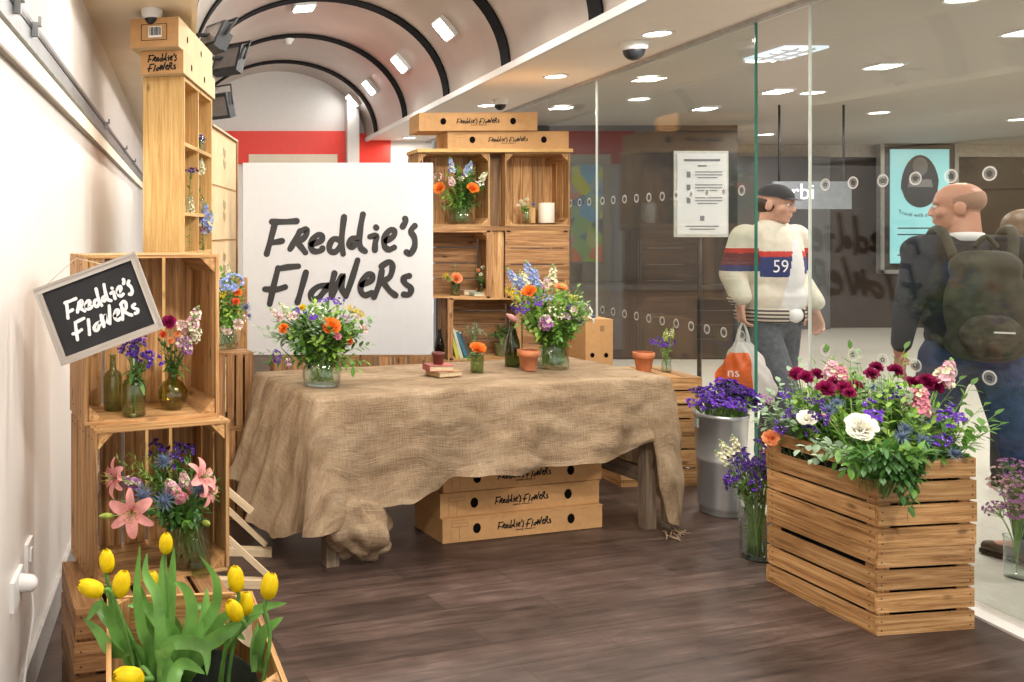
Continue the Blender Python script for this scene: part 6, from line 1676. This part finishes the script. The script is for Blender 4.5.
shell('top', [('e', v['chest'], (.165, .125, .18)), ('e', v['belly'], (.16, .125, .15)), ('c', v['shL'], v['shR'], .075, .075), ('c', v['shL'], v['elL'], .065, .052), ('c', v['elL'], v['wrL'], .05, .04), ('c', v['shR'], v['elR'], .065, .052), ('c', v['elR'], v['wrR'], .05, .04)], .012, mat('beige_knit', (.50, .40, .24), .9, var=.1, bump=.3), root)
shell('trousers', [('e', v['pelvis'], (.17, .13, .13)), ('c', v['hipL'], v['knL'], .10, .07), ('c', v['knL'], v['anL'], .07, .055), ('c', v['hipR'], v['knR'], .10, .07), ('c', v['knR'], v['anR'], .07, .055)], .012, mat('black_trousers', (.02, .02, .025), .9), root)
for s in 'LR': shoe(root, J['an'+s], J['toe'+s], INK, INK)
shell('long_hair', [('e', v['head']+V((0, -.022, .045)), (.106, .120, .104)), ('c', v['head']+V((0, -.06, .0)), v['head']+V((0, -.09, -.24)), .10, .085), ('c', v['head']+V((-.06, -.03, .0)), v['head']+V((-.06, -.05, -.22)), .04, .035), ('c', v['head']+V((.06, -.03, .0)), v['head']+V((.06, -.05, -.22)), .04, .035)], .010, mat('brown_hair', (.085, .042, .02), .5, var=.4, scale=60), root)

# ------------------------------------------------------------------ labels of flowers and sprigs
groups = {}
for th, base, where, H in RECS: groups.setdefault((base, where), []).append((th, H))
ORD = ['leftmost', 'second from left', 'third from left', 'fourth from left', 'fifth from left', 'sixth from left', 'seventh from left']
for (base, where), L in groups.items():
    n = len(L); L.sort(key=lambda q: q[1].x/q[1].y)
    cut = (base+' '+where)
    for i, (th, H) in enumerate(L):
        if n == 1: lab = cut
        elif n == 2: lab = cut+', '+('left one' if i == 0 else 'right one')
        elif n <= 14: lab = cut+', '+(ORD[i] if i < (n+1)//2 else ORD[n-1-i].replace('leftmost', 'rightmost').replace('from left', 'from right'))
        else: lab = cut
        w = lab.split()
        th['label'] = ' '.join(w[:16]); 
        if n > 2: th['group'] = (base+'s '+where)

# ------------------------------------------------------------------ light, world, camera
W = bpy.data.worlds.new('world'); SC.world = W; W.use_nodes = True
bgn = W.node_tree.nodes['Background']; bgn.inputs[0].default_value = (1, .95, .90, 1); bgn.inputs[1].default_value = 1.15
def spot(loc, to, power, size=1.0, blend=.6, c=(1, .92, .82), r=.06):
    l = bpy.data.lights.new('spot_lamp', 'SPOT'); l.energy = power; l.spot_size = size; l.spot_blend = blend; l.color = c; l.shadow_soft_size = r
    o = bpy.data.objects.new('spot_lamp', l); col.objects.link(o); o.location = loc
    o.rotation_euler = (V(to)-V(loc)).to_track_quat('-Z', 'Y').to_euler()
spot((1.2, 1.2, 3.2), (1.2, 4.2, .7), 230, 1.2, .7, r=.12)
spot((2.4, 1.3, 2.66), (2.8, 3.4, .7), 130, 1.0, .7, r=.08)
spot((1.6, 3.6, 2.9), (1.1, 6.0, 1.3), 50, 1.0, .7, r=.1)
spot((.9, .9, 3.0), (-.1, 2.7, .7), 110, .9, .7, r=.1)
spot((2.2, 4.2, 2.66), (2.4, 6.4, 1.4), 80, .9, .8, r=.08)

cam = bpy.data.cameras.new('camera'); co = bpy.data.objects.new('camera', cam); col.objects.link(co)
co.location = (0, 0, EYE); co.rotation_euler = (pi/2, 0, 0)
cam.sensor_width = 36; cam.lens = 36*F/1024; cam.shift_x = (512-CX)/1024; cam.shift_y = -(341-CY)/1024; cam.clip_start = .05
SC.camera = co
SC.view_settings.view_transform = 'Standard'
SC.view_settings.exposure = .22
SC.cycles.use_denoising = True
SC.cycles.max_bounces = 10; SC.cycles.transparent_max_bounces = 24
